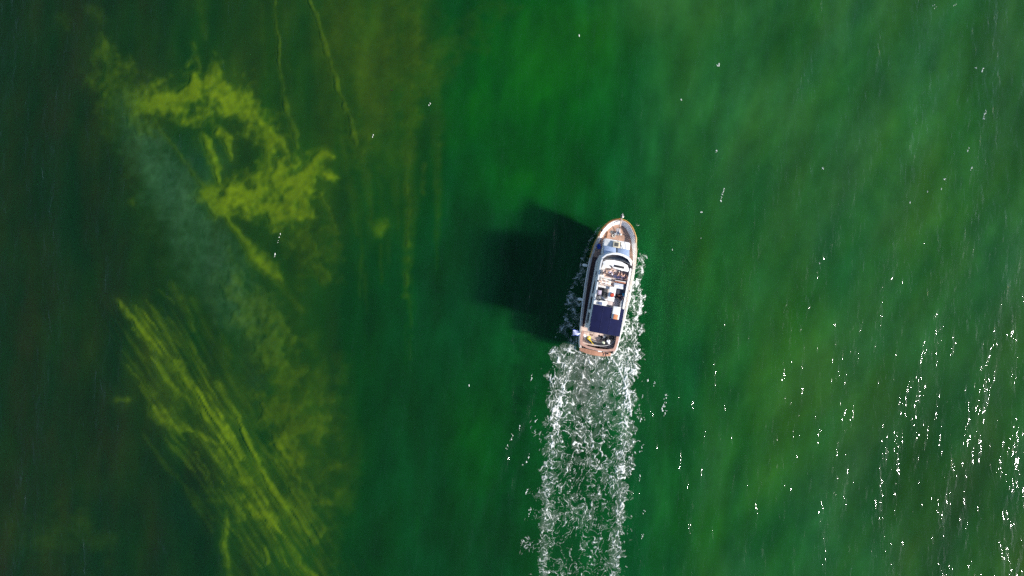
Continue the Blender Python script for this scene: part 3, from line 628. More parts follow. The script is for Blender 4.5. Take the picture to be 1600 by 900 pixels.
def build_yacht():
    yacht = empty('motor_yacht')
    tag(yacht, 'white motor yacht with teak decks and a navy canvas aft, under way on green water', 'yacht')
    Y_ = yacht
    def part(mb, name, m, parent=None, label=None, **k):
        o = mb.build(name, m, parent or Y_, **k)
        if label: o['label'] = label
        return o
    O = outline()
    # hull: rail, shoulder, waterline, bilge, keel
    def level(fz, fv, fu, bowpinch):
        out = []
        for x, u in O:
            q = max(0, u / 14.42); out.append((x * (fv - bowpinch * q ** 3.5), .02 + u * fu, fz(u)))
        return out
    L = [level(lambda u: rail_z(u), 1, 1, 0), level(lambda u: rail_z(u) - .3, 1.0, .998, .02), level(lambda u: .75 + .15 * u / 14, .97, .975, .22),
         level(lambda u: .12, .925, .95, .34)]
    h = MB(); R = h.loops(L); h.bm.faces.new([r[0] for r in R] + [r[-1] for r in R[::-1]])
    part(h, 'hull', 'gel')
    L2 = [level(lambda u: .12, .925, .95, .34), level(lambda u: -.6, .82, .93, .3), level(lambda u: -1.15, .45, .89, .2), level(lambda u: -1.6, .06, .84, .03)]
    h = MB(); R = h.loops(L2); h.bm.faces.new([r[0] for r in R] + [r[-1] for r in R[::-1]]); part(h, 'hull_bottom', 'anti')
    # rubbing strake, caprail, inner bulwark
    oo = outline(-.07)
    h = MB().tube([(x, y, rail_z(y) - .22) for x, y in oo if y > 9.8], .055, 8); part(h, 'rubbing_strake', 'strake')
    for sg in (-1, 1): h = MB().tube([(x, y, rail_z(y) - .22) for x, y in oo if y <= 9.9 and x * sg > 0], .045, 8); part(h, 'rubbing_strake', 'gel')
    i0 = outline(-.03); i1 = outline(.15)
    h = MB(); a = [(x, y, rail_z(y) - .03) for x, y in i0]; b = [(x, y, rail_z(y) + .045) for x, y in i0]; c = [(x, y, rail_z(y) + .045) for x, y in i1]; d = [(x, y, rail_z(y) - .03) for x, y in i1]
    h.loops([a, b, c, d, a]); part(h, 'caprail', 'cap')
    nb = len(O)
    fo = [i for i, (x, y) in enumerate(O) if y > 12.2]
    h = MB(); j0 = outline(-.035); j1 = outline(.07); sel = fo
    h.loops([[(j0[i][0], j0[i][1], rail_z(j0[i][1]) + .052) for i in sel], [(j1[i][0], j1[i][1], rail_z(j1[i][1]) + .056) for i in sel]])
    part(h, 'bow_rail', 'varnish', recalc=False)
    k0 = outline(.12)
    def inner(i):
        y = O[i][1]; q = min(1, max(0, (y - 9.5) / 4)); return .17 + .36 * q
    base = [outline(v_) for v_ in (.17, .26, .35, .44, .53)]
    bot = []
    for i in range(nb):
        t = (inner(i) - .17) / .09; k = min(3, int(t)); f = t - k; p0, p1 = base[k][i], base[k + 1][i]; bot.append((p0[0] + (p1[0] - p0[0]) * f, p0[1] + (p1[1] - p0[1]) * f))
    # keep the foot of the bulwark from crossing the centreline at the stem
    bot = [((max(0.0, x) if O[i][0] >= 0 else min(0.0, x)), min(y, 13.86)) for i, (x, y) in enumerate(bot)]
    h = MB(); h.loops([[(k0[i][0], k0[i][1], rail_z(k0[i][1]) - .02) for i in range(nb)], [(bot[i][0], bot[i][1], deck_z(bot[i][1]) - .01) for i in range(nb)]])
    part(h, 'bulwark', 'gel', recalc=False)
    # decks
    def deck(u0, u1, name, m, dz=0.0, ins=.15):
        pts = [(x, y) for x, y in outline(ins) if True]
        h = MB(); prev = None; us = np.linspace(u0, u1, max(2, int((u1 - u0) / .4)))
        hb = [np.interp(u, [p[1] for p in HALF], [p[0] for p in HALF]) - ins for u in us]
        h.loops([[(-max(.0, b_), u, deck_z(u) + dz) for u, b_ in zip(us, hb)], [(0, u, deck_z(u) + dz + .02) for u in us], [(max(.0, b_), u, deck_z(u) + dz) for u, b_ in zip(us, hb)]])
        return part(h, name, m, smooth=False)
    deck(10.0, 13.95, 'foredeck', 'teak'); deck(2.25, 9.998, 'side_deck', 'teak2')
    h = MB(); us = np.linspace(2.25, 9.3, 16); h.loops([[(1.84, u, deck_z(u) + .02) for u in us], [(float(np.interp(u, RAIL_U, RAIL_B)) - .17, u, deck_z(u) + .02) for u in us]]); part(h, 'pale_starboard_deck', 'deckpale', smooth=False); deck(.42, 2.248, 'cockpit_sole', 'sole', -.12)
    # coachroof, slightly crowned
    def rrect(x0, x1, y0, y1, r, n=4, narrow=0.0):
        out = []
        for cx, cy, a0 in ((x1 - r, y1 - r, 0), (x0 + r, y1 - r, 90), (x0 + r, y0 + r, 180), (x1 - r, y0 + r, 270)):
            for k in range(n + 1):
                a = math.radians(a0 + 90 * k / n); out.append((cx + r * math.cos(a), cy + r * math.sin(a)))
        return out
    crown = lambda z: (lambda x, y: z - .035 * x * x)
    h = MB().prism(rrect(-1.44, 1.40, 10.3, 12.12, .22), 1.5, crown(2.62), .05); part(h, 'coachroof', 'gel2')
    # roof hatch
    f = part(MB().box(-.46, .30, 11.28, 11.98, 2.60, 2.69, .03), 'roof_hatch', 'ivory'); MB().box(-.30, .13, 11.42, 11.84, 2.685, 2.705, .01).build('pane', mat('smoked hatch glass', (.10, .10, .09), .2), f)
    part(MB().box(.31, .37, 11.26, 12.0, 2.60, 2.68, .01), 'hatch_hinge', 'dark')
    # raked front screens under fitted covers, dark post between them
    zf = lambda y: 2.60 + (11.32 - y) * .62
    for x0, x1 in ((-1.38, -.05), (.05, 1.36)):
        h = MB(); P4 = [(x0, 11.3), (x1, 11.3), (x1 * .99, 10.42 + (.07 if abs(x1) > 1 else 0) * -1), (x0 * .99, 10.42 + (.07 if abs(x0) > 1 else 0) * -1)]
        h.prism(P4, lambda x, y: zf(y) - .03, lambda x, y: zf(y) + .03, .015); part(h, 'screen_cover', 'cover')
    part(MB().prism([(-.045, 11.28), (.045, 11.28), (.045, 10.45), (-.045, 10.45)], lambda x, y: zf(y) - .05, lambda x, y: zf(y) + .045), 'screen_post', 'dark')
    # saloon house, tapering upward
    h = MB(); base = [(-1.80, 2.3), (-1.84, 9.6), (-1.60, 10.35), (-.9, 10.72), (0, 10.84), (.9, 10.72), (1.60, 10.35), (1.84, 9.6), (1.80, 2.3)]
    lo = [(x, y, 1.2) for x, y in base]; up = [(x * .925, y - (.35 if y > 10 else 0), 3.12) for x, y in base]
    R = h.loops([lo, up], True); h.bm.faces.new(R[-1]); house = part(h, 'saloon_house', 'gel')
    for sgn in (-1, 1):
        for (y0, y1) in ((2.8, 4.0), (4.25, 5.75), (6.0, 7.5), (7.75, 9.2)):
            h = MB(); xa = lambda z: sgn * (1.815 - .073 * (z - 1.2) + .018)
            vs = [h.bm.verts.new(p) for p in ((xa(2.15), y0, 2.15), (xa(2.15), y1, 2.15), (xa(2.85), y1 - .08, 2.85), (xa(2.85), y0 + .08, 2.85))]
            h.bm.faces.new(vs); bmesh.ops.solidify(h.bm, geom=h.bm.faces[:], thickness=.02); h.build('window', 'glass', house)
        h = MB().tube([(sgn * 1.86, 2.6, 3.0), (sgn * 1.88, 6, 3.0), (sgn * 1.84, 9.4, 3.0)], .022, 6); h.build('grab_rail', 'steel', house)
    h = MB().box(-1.83, -1.79, 8.0, 8.4, 2.95, 3.12, .01); h.build('side_light', 'dark', house)
    # flybridge tub: floor, coaming walls, brow
    def fb_outline(ins=0, back=2.05):
        pts = [(-1.60, back), (-1.66, 5.0), (-1.70, 9.2), (-1.62, 9.9), (-1.2, 10.35), (-.6, 10.58), (0, 10.64), (.6, 10.58), (1.2, 10.35), (1.62, 9.9), (1.70, 9.2), (1.66, 5.0), (1.60, back)]
        xs = [Vector(p) for p in pts]; out = []
        for i, p in enumerate(xs):
            a = xs[max(0, i - 1)]; c = xs[min(len(xs) - 1, i + 1)]; d = (c - a).normalized(); q = p + Vector((d.y, -d.x)) * ins; out.append((q.x, q.y))
        return out
    part(MB().prism(fb_outline(-.06), 3.06, 3.24, .03), 'flybridge_deck', 'gel2')
    part(MB().prism(fb_outline(.24, 4.9), 3.235, 3.255), 'flybridge_sole', 'beige', smooth=False)
    cz = lambda y: 3.78 + (.10 if y > 9 else 0)
    A, B, C_ = fb_outline(0, 4.92), fb_outline(.05, 4.92), fb_outline(.20, 4.92)
    h = MB(); h.loops([[(x, y, 3.2) for x, y in A], [(x, y, cz(y)) for x, y in B], [(x, y, cz(y) + .02) for x, y in C_], [(x, y, 3.22) for x, y in fb_outline(.24, 4.92)]]); part(h, 'coaming', 'gel')
    part(MB().box(-1.56, -.2, 4.93, 5.45, 3.24, 3.66, .05), 'aft_locker', 'gel'); 
    # brow ahead of the tinted deflector
    def arc(y0, rx, drop, n=14): return [(rx * math.sin(t), y0 - drop * (1 - math.cos(t))) for t in np.linspace(-1.25, 1.25, n)]
    a0, a1 = arc(10.72, 1.76, .95), arc(10.46, 1.70, .95)
    h = MB(); h.loops([[(x, y, 3.24) for x, y in a0], [(x, y - .05, 3.62) for x, y in a0], [(x, y, 3.66) for x, y in a1], [(x, y, 3.3) for x, y in a1]]); part(h, 'brow', 'gel')
    g0, g1 = arc(10.44, 1.62, .78), arc(9.92, 1.52, .42)
    h = MB(); h.loops([[(x, y, 3.62) for x, y in g0], [(x, y, 4.02) for x, y in g1]]); bmesh.ops.solidify(h.bm, geom=h.bm.faces[:], thickness=.02); part(h, 'wind_deflector', 'glass')
    h = MB().tube([(x, y, 4.03) for x, y in g1], .02, 6); part(h, 'deflector_rail', 'steel')
    part(MB().prism([(1.0, 9.92), (1.60, 9.55), (1.66, 9.25), (1.48, 9.3), (1.1, 9.62)], 3.7, 3.93, .02), 'deflector_end', 'dark')
    # dashboard and helm
    h = MB().prism([(-1.42, 9.45), (-1.1, 9.72), (-.3, 9.84), (.5, 9.80), (1.2, 9.55), (1.42, 9.1), (1.36, 8.86), (-.2, 8.98), (-.5, 9.3), (-1.3, 9.1)], 3.3, lambda x, y: 3.86 + .1 * (y - 9), .04); dash = part(h, 'dashboard', 'gel')
    MB().box(-.18, .88, 9.12, 9.36, 3.86, 3.93, .02, rz=-.03).build('instrument_panel', 'dark', dash)
    MB().tube([(.6 + .19 * math.cos(t), 8.82 + .08 * math.sin(t), 3.78 + .17 * math.sin(t)) for t in np.linspace(0, 2 * math.pi, 17)[:-1]], .016, 6, True).build('steering_wheel', 'steel', dash)
    part(MB().prism([(-1.35, 9.1), (-.9, 9.32), (-.42, 9.2), (-.42, 8.95), (-1.38, 8.85)], 3.3, 3.72, .05), 'forward_seat', 'vinyl')
    part(MB().box(-1.33, -.36, 7.95, 8.78, 3.25, 3.27, .005), 'teak_grating', 'sole')
    # seating
    def seat(name, m, x0, x1, y0, y1, z0, z1, rz=0, bev=.05): return part(MB().box(x0, x1, y0, y1, z0, z1, bev, rz), name, m)
    seat('helm_seat', 'lav', -.02, 1.0, 8.0, 8.34, 3.27, 3.62); seat('helm_backrest', 'tan', .16, 1.30, 7.60, 7.72, 3.3, 3.98, 0, .04)
    seat('helm_backrest', 'vinyl', .16, 1.30, 7.735, 7.82, 3.3, 3.95, 0, .03)
    seat('port_seat', 'vinyl', -1.42, -1.02, 7.86, 9.0, 3.25, 3.58); seat('lounge_backrest', 'vinyl', -1.42, -.22, 7.78, 7.90, 3.25, 3.86, -.02, .04)
    seat('sun_lounge', 'vinyl', -1.42, -.16, 7.03, 7.765, 3.25, 3.60, 0, .06); seat('lounge_bolster', 'vinyl', -1.42, -.02, 6.78, 7.02, 3.25, 3.70, -.06, .08)
    lid = part(MB().box(.16, 1.22, 6.98, 7.52, 3.25, 3.68, .03), 'wet_bar', 'shadeblue');  # blue body colour carries the shade on this white lid
    MB().box(.20, .66, 7.03, 7.30, 3.685, 3.70, .01).build('lid', 'gel', lid); MB().box(.70, 1.18, 7.03, 7.20, 3.685, 3.70, .01, rz=-.15).build('lid', 'gel', lid)
    part(MB().box(-1.46, -.30, 5.50, 6.76, 3.262, 3.285, .004), 'floor_mat', 'char'); part(MB().box(.45, 1.28, 6.0, 6.93, 3.262, 3.29, .004), 'floor_mat', mat('navy matting', (.02, .022, .05), .9))
    seat('starboard_seat', mat('charcoal vinyl', (.05, .05, .07), .6, noise=.2), .42, 1.38, 6.42, 6.90, 3.29, 3.55); seat('starboard_bench', 'vinyl', 1.18, 1.40, 5.0, 5.95, 3.29, 3.7)
    tb = part(MB().box(-.27, .44, 5.55, 7.05, 3.84, 3.885, .02, rz=-.02), 'saloon_table', 'gel'); MB().tube([(.08, 6.3, 3.26), (.08, 6.3, 3.84)], .05).build('table_leg', 'steel', tb)
    part(MB().box(-.36, .38, 5.0, 5.5, 3.262, 3.60, .03), 'step_box', 'beige')
    part(MB().prism([(.52, 6.0), (.70, 5.95), (1.12, 5.0), (.45, 5.0)], 3.262, 3.29), 'walkway_panel', mat('pale grey decking', (.55, .50, .50), .7))
    part(MB().box(-1.12, -.70, 4.98, 5.28, 3.665, 3.80, .04), 'cool_box', mat('slate blue vinyl', (.10, .14, .26), .6))
    # aft canvas over hoops
    h = MB(); nx, ny = 13, 9; g = []
    x_ = np.linspace(-1.57, 1.66, nx); y_ = np.linspace(2.06, 4.92, ny)
    notch = lambda x, y: (.42 < x < 1.28) and y > 3.7
    vz = lambda x, y: 3.98 - .05 * x * x + .008 * math.sin(x * 7 + y * 2)
    xs2 = sorted(set(list(x_) + [.42, 1.28])); ys2 = sorted(set(list(y_) + [3.74])); V = {}
    for xi, x in enumerate(xs2):
        for yi, y in enumerate(ys2): V[xi, yi] = h.bm.verts.new((x - .03 * (y - 2) / 3, y, vz(x, y)))
    for xi in range(len(xs2) - 1):
        for yi in range(len(ys2) - 1):
            if notch((xs2[xi] + xs2[xi + 1]) / 2, (ys2[yi] + ys2[yi + 1]) / 2): continue
            h.bm.faces.new((V[xi, yi], V[xi + 1, yi], V[xi + 1, yi + 1], V[xi, yi + 1]))
    for v in [v for v in h.bm.verts if not v.link_faces]: h.bm.verts.remove(v)
    bmesh.ops.solidify(h.bm, geom=h.bm.faces[:], thickness=.025); cv = part(h, 'canvas_top', 'navy')
    for x in (-.55, .36):
        MB().tube([(x, y, vz(x, y) + .004) for y in np.linspace(2.08, 4.9, 14)], .014, 5).build('seam', 'seam', cv)
    for y in (2.06, 3.0, 3.96, 4.92): MB().tube([(-1.60, y, 3.2), (-1.60, y, 3.76), (-1.4, y, 3.80), (0, y, 3.90), (1.5, y, 3.79), (1.69, y, 3.74), (1.69, y, 3.2)], .018, 6).build('hoop', 'steel', cv)
    part(MB().box(-1.655, -1.60, 2.1, 4.9, 3.24, 3.72, .02), 'side_panel', 'gel'); part(MB().box(1.67, 1.72, 2.1, 4.9, 3.24, 3.86, .02), 'side_panel', 'gel')
    part(MB().box(.47, 1.24, 3.78, 5.1, 3.62, 4.03, .05), 'stair_hood', 'gel')
    # cockpit: moulded bench around the stern, black cushions
    def bench(off0, off1, n=15, ww=1.72): return [(ww * math.sin(t) * off0, 1.55 - 1.02 * math.cos(t) * off1) for t in np.linspace(-1.45, 1.45, n)]
    o1 = bench(1.0, 1.0); o2 = bench(.78, .62)
    h = MB(); h.loops([[(x, y, 1.15) for x, y in o1], [(x, y, 1.62) for x, y in o1], [(x, y, 1.62) for x, y in o2], [(x, y, 1.15) for x, y in o2]]); part(h, 'stern_bench', 'gel2')
    o3, o4 = bench(.97, .95)[2:], bench(.80, .64)[2:]
    h = MB(); h.loops([[(x, y, 1.63) for x, y in o3], [(x, y, 1.70) for x, y in o3], [(x, y, 1.70) for x, y in o4], [(x, y, 1.63) for x, y in o4]]); part(h, 'bench_cushion', 'dark')
    # broad teak top of the bulwark round the stern
    h = MB(); oa = [(-1.93, 1.9), (-1.97, 1.4), (-1.95, .7), (-1.86, .32), (-1.2, .12), (0, .03), (1.2, .12), (1.86, .32), (1.97, .7), (2.02, 1.4), (2.0, 1.9)]; ob = [(x * .90, y + .10 if abs(x) > 1.9 and y > .6 else y + .22) for x, y in oa]
    oa = [(x * 1.03, y) for x, y in oa]; ob[0] = (-1.76, 1.9); ob[-1] = (1.8, 1.9)
    h.loops([[(x, y, 1.72) for x, y in oa], [(x, y, 1.84) for x, y in oa], [(x, y, 1.84) for x, y in ob], [(x, y, 1.72) for x, y in ob]]); part(h, 'stern_caprail', mat('pinkish bare teak', (.46, .27, .21), .6, noise=.3, nscale=6, bump=.2))
    part(MB().prism([(-1.86, .30), (-1.2, .10), (0, 0), (1.2, .10), (1.86, .30), (1.84, .36), (1.2, .2), (0, .1), (-1.2, .2), (-1.84, .36)], .2, 1.71), 'transom', 'gel')
    pl = part(MB().prism([(-1.78, .30), (-1.74, -.42), (-.9, -.60), (0, -.66), (.9, -.60), (1.74, -.42), (1.80, .30)], .34, .44, .02), 'swim_platform', teak('orange brown teak platform', (.46, .23, .145), .15))  # platform teak is lighter and redder than the side deck
    part(MB().prism([(.15, .05), (.62, .09), (.6, -.10), (.2, -.14)], .445, 1.2, .03), 'boarding_gate', 'gel'); part(MB().box(.72, .86, -.2, .05, .445, .62, .02), 'platform_locker', 'dark'); part(MB().box(1.32, 1.48, -.28, -.1, .445, .6, .03), 'platform_cleat', 'dark')
    MB().tube([(1.0, -.5, .47), (1.0, -.25, .47), (1.25, -.25, .47), (1.25, -.5, .47)], .025, 6).build('ladder', 'steel', pl)
    # stem fittings
    part(MB().box(-.075, .075, 13.62, 14.80, rail_z(14.2) + .03, rail_z(14.2) + .12, .02), 'bowsprit', mat('pale bowsprit plank', (.62, .44, .34), .5, noise=.15))
    an = part(MB().tube([(0, 14.2, 2.98), (0, 14.95, 2.9)], .035, 8), 'anchor', 'grey'); MB().prism([(0, 15.06), (.20, 14.78), (.15, 14.55), (0, 14.66), (-.13, 14.55), (-.18, 14.78)], 2.70, lambda x, y: 2.95 - abs(x) * .4).build('fluke', 'grey', an)
    MB().box(-.13, -.07, 14.45, 14.85, 2.85, 3.10, .01).build('roller_cheek', 'dark', an)
    dz = deck_z(13.2)
    wl = part(MB().lathe([(.15, 0), (.16, .1), (.10, .16), (.10, .26), (.15, .3), (.13, .36)], (-.02, 12.98, dz)), 'windlass', 'steel'); MB().box(-.12, .12, 12.7, 12.98, dz, dz + .2, .03).build('gearbox', 'grey', wl)
    part(MB().box(-.24, .22, 12.98, 13.5, dz, dz + .05, .02, rz=.2), 'chain_locker_lid', mat('pale grey lid', (.5, .47, .48), .5))
    part(MB().tube([(0, 13.0, dz + .2), (0, 13.4, dz + .3), (0, 13.75, rail_z(14) - .02)], .028, 6), 'anchor_chain', 'dark')
    for sx in (-1, 1): 
        for y in (12.9, 7.0, 3.0):
            hb = float(np.interp(y, RAIL_U, RAIL_B)); part(MB().box(sx * (hb - .1) - .03, sx * (hb - .1) + .03, y - .13, y + .13, rail_z(y) + .05, rail_z(y) + .12, .015), 'cleat', 'steel')
    part(MB().box(-1.17, -1.10, 12.05, 12.95, deck_z(12.5) + .02, deck_z(12.5) + .12, .01), 'deck_locker_edge', 'varnish')
    # steel rail on stanchions along the foredeck
    for sx in (-1, 1):
        ys = np.linspace(7.2, 13.5, 8); pp = []
        for y in ys:
            b_ = float(np.interp(y, RAIL_U, RAIL_B)) - .06; pp.append((sx * b_, y, rail_z(y) + .42)); part(MB().tube([(sx * b_, y, rail_z(y) + .04), (sx * b_, y, rail_z(y) + .42)], .012, 6), 'stanchion', 'steel')
        part(MB().tube(pp, .014, 6), 'guard_rail', 'steel')
    # radar arch with whip aerials
    part(MB().tube([(-1.62, 5.0, 3.3), (-1.66, 4.95, 4.5)], .02, 6), 'aerial', 'cloth'); part(MB().tube([(1.66, 5.0, 3.3), (1.66, 4.95, 4.6)], .015, 6), 'aerial', 'cloth')
    return yacht

# ------------------------------------------------------------------ people
def skin_mesh(name, nodes, edges, m, parent, sub=1):
    me = bpy.data.meshes.new(name); me.from_pydata([n[0] for n in nodes], edges, []); o = bpy.data.objects.new(name, me); COL.objects.link(o)
    md = o.modifiers.new('skin', 'SKIN'); md.use_smooth_shade = True
    sv = me.skin_vertices[0].data
    for i, n in enumerate(nodes):
        r = n[1]; sv[i].radius = r if isinstance(r, tuple) else (r, r)
    sv[0].use_root = True
    s = o.modifiers.new('sub', 'SUBSURF'); s.levels = sub
    bpy.context.view_layer.update()
    new = bpy.data.meshes.new_from_object(o.evaluated_get(bpy.context.evaluated_depsgraph_get()))
    o.modifiers.clear(); o.data = new; bpy.data.meshes.remove(me); new.materials.append(m)
    new.polygons.foreach_set('use_smooth', [True] * len(new.polygons)); o.parent = parent
    return o
POSES = {
 'sit': dict(chest=(0, -.03, .36), neck=(0, -.02, .52), head=(0, .01, .68), kneeL=(-.14, .43, .03), kneeR=(.15, .44, .03), ankL=(-.13, .46, -.38), ankR=(.17, .52, -.38),
             shL=(-.19, -.02, .46), shR=(.19, -.02, .46), elL=(-.27, .10, .22), elR=(.27, .12, .22), wrL=(-.14, .32, .14), wrR=(.15, .33, .12)),
 'helm': dict(chest=(0, .0, .36), neck=(0, .03, .52), head=(0, .07, .68), kneeL=(-.14, .43, .03), kneeR=(.15, .44, .03), ankL=(-.13, .50, -.33), ankR=(.17, .52, -.33),
             shL=(-.19, .0, .46), shR=(.19, .0, .46), elL=(-.27, .22, .28), elR=(.27, .22, .28), wrL=(-.16, .44, .36), wrR=(.16, .44, .36)),
 'lie': dict(chest=(0, -.36, .06), neck=(0, -.50, .12), head=(0, -.66, .17), kneeL=(-.12, .42, .16), kneeR=(.17, .42, .06), ankL=(-.12, .80, .0), ankR=(.22, .83, .0),
             shL=(-.19, -.45, .06), shR=(.19, -.45, .06), elL=(-.33, -.25, .06), elR=(.32, -.22, .06), wrL=(-.14, -.10, .15), wrR=(.28, .03, .05)),
}
def person(p, rz, pose, label, shirt, shorts, hair, skin=(.48, .25, .16), long_hair=False, shoes=None):
    root = empty('person', p, rz); tag(root, label, 'person', 'people on the flybridge')
    J = {k: Vector(v) for k, v in POSES[pose].items()}
    lie = pose == 'lie'; up = Vector((0, -1, .1)).normalized() if lie else Vector((0, 0, 1)); fwd = Vector((0, .15, 1)).normalized() if lie else Vector((0, 1, 0))
    nd, ed = [], []
    def add(p_, r, par=None):
        nd.append((tuple(p_), r)); i = len(nd) - 1
        if par is not None: ed.append((par, i))
        return i
    pel = add((0, 0, .02 if not lie else .05), (.15, .11)); ab = add(J['chest'] * .5, (.135, .10), pel); ch = add(J['chest'], (.155, .105), ab)
    nk = add(J['neck'], .055, ch); j = add(J['neck'].lerp(J['head'], .45), .055, nk); hc = add(J['head'], (.078, .092), j); add(J['head'] + up * .09, (.065, .075), hc)
    add(J['head'] + fwd * .105 - up * .01, .016, hc)
    sL, sR = [Vector((s_, 0, 0)) for s_ in (-1, 1)]
    for sd, side in ((-1, 'L'), (1, 'R')):
        s_ = add(J['sh' + side], .062, ch); e = add(J['el' + side], .044, s_); w = add(J['wr' + side], .028, e)
        d = (J['wr' + side] - J['el' + side]).normalized(); lat = d.cross(up).normalized() * (1 if sd > 0 else -1); curl = d.cross(lat).normalized()
        if curl.dot(fwd if lie else Vector((0, 0, 1))) > 0: curl = -curl
        palm = add(J['wr' + side] + d * .055, (.034, .02), w)
        for k in range(4):                                  # fingers: unequal, bent
            ln = (.072, .082, .076, .058)[k]; o_ = lat * ((1.5 - k) * .021); b0 = J['wr' + side] + d * .095 + o_
            f0 = add(b0, .010, palm); f1 = add(b0 + d * ln * .5 + curl * .012, .009, f0); add(b0 + d * ln * .85 + curl * .04, .008, f1)
        t0 = add(J['wr' + side] + d * .03 + lat * .042, .012, palm); t1 = add(J['wr' + side] + d * .065 + lat * .062 + curl * .01, .010, t0)
        hp = add(Vector((sd * .10, .06, 0)), .092, pel); k_ = add(J['knee' + side], .06, hp); a = add(J['ank' + side], .038, k_)
        toe = (Vector((sd * .03, .05, .14)) if lie else Vector((sd * .02, .17, -.045))); add(J['ank' + side] + toe * .35, (.036, .03), a); add(J['ank' + side] + toe, (.04, .022), len(nd) - 1)
    skm = mat('skin', skin, .5, noise=.08); body = skin_mesh('body', nd, ed, skm, root)
    # eyes and mouth
    hd = J['head']
    for sx in (-.032, .032): MB().ball(hd + fwd * .083 + up * .012 + Vector((sx, 0, 0)), .012, sub=1).build('eye', 'dark', root)
    MB().ball(hd + fwd * .082 - up * .045, .02, (1, .35, .3), 1).build('mouth', mat('lips', (.4, .12, .1), .5), root)
    # hair: a shell over the back and crown of the head
    q = MB().ball((0, 0, 0), .112, (.86, 1.0, 1.0), 3, .02)
    for v in list(q.bm.verts):
        if (not lie and v.co.y > .045 and v.co.z < .035) or v.co.z < (-.05 if not long_hair else -.11): q.bm.verts.remove(v)
    ho = q.build('hair', mat('hair', hair, .6, noise=.3, nscale=20), root); ho.location = hd + up * .035 - fwd * .012
    if lie: ho.rotation_euler = (math.radians(82), 0, 0)
    if long_hair: MB().ball(hd - fwd * .09 - up * .08, .07, (1.1, .7, 1.5), 2, .05).build('hair', ho.data.materials[0], root)
    if shirt:
        nd, ed = [], []; r0 = add((0, 0, .03 if not lie else .06), (.155, .12)); r1 = add(J['chest'] * .5, (.15, .115), r0); r2 = add(J['chest'], (.17, .12), r1)
        for side in 'LR': s_ = add(J['sh' + side], .078, r2); add(J['sh' + side].lerp(J['el' + side], .6), .062, s_)
        skin_mesh('shirt', nd, ed, mat('shirt cloth', shirt, .9, noise=.15, nscale=9, bump=.4, bscale=14), root)
    nd, ed = [], []; r0 = add((0, 0, .02 if not lie else .05), (.165, .125))
    for sd, side in ((-1, 'L'), (1, 'R')): hp = add(Vector((sd * .10, .06, 0)), .105, r0); add(Vector((sd * .10, .06, 0)).lerp(J['knee' + side], .62), .088, hp)
    skin_mesh('shorts', nd, ed, mat('shorts cloth', shorts, .9, noise=.15), root)
    return root

def build_people():
    person((-1.20, 8.32, 3.62), -1.25, 'sit', 'sunlit person in a pale peach top on the port seat ahead of the lounge backrest', (.74, .58, .50), (.66, .62, .58), (.10, .05, .03), (.66, .42, .31))
    person((-.45, 8.40, 3.66), -.5, 'sit', 'person in a lavender shirt perched in the middle of the flybridge', (.66, .61, .76), (.52, .47, .58), (.02, .015, .012), (.64, .41, .31))
    person((.62, 8.10, 3.66), .1, 'helm', 'person in a dark blue and purple top at the helm below the instrument panel', (.13, .12, .32), (.42, .36, .52), (.02, .015, .015), (.58, .34, .25))
    person((-.85, 7.38, 3.66), -1.75 + .15, 'lie', 'person lying on the white port lounge with dark hair toward the side', (.74, .66, .60), (.70, .66, .62), (.012, .008, .006), (.68, .46, .35))
    person((1.20, 6.05, 3.60), 1.35, 'sit', 'person in a navy top on the starboard side beside the white table', (.008, .012, .05), (.01, .014, .05), (.012, .012, .015), (.30, .15, .10), shoes=None)
    person((1.12, 8.12, 3.66), -.15, 'sit', 'person in a dark top at the starboard corner next to the helm', (.10, .06, .08), (.10, .08, .14), (.02, .012, .01), (.62, .36, .26))

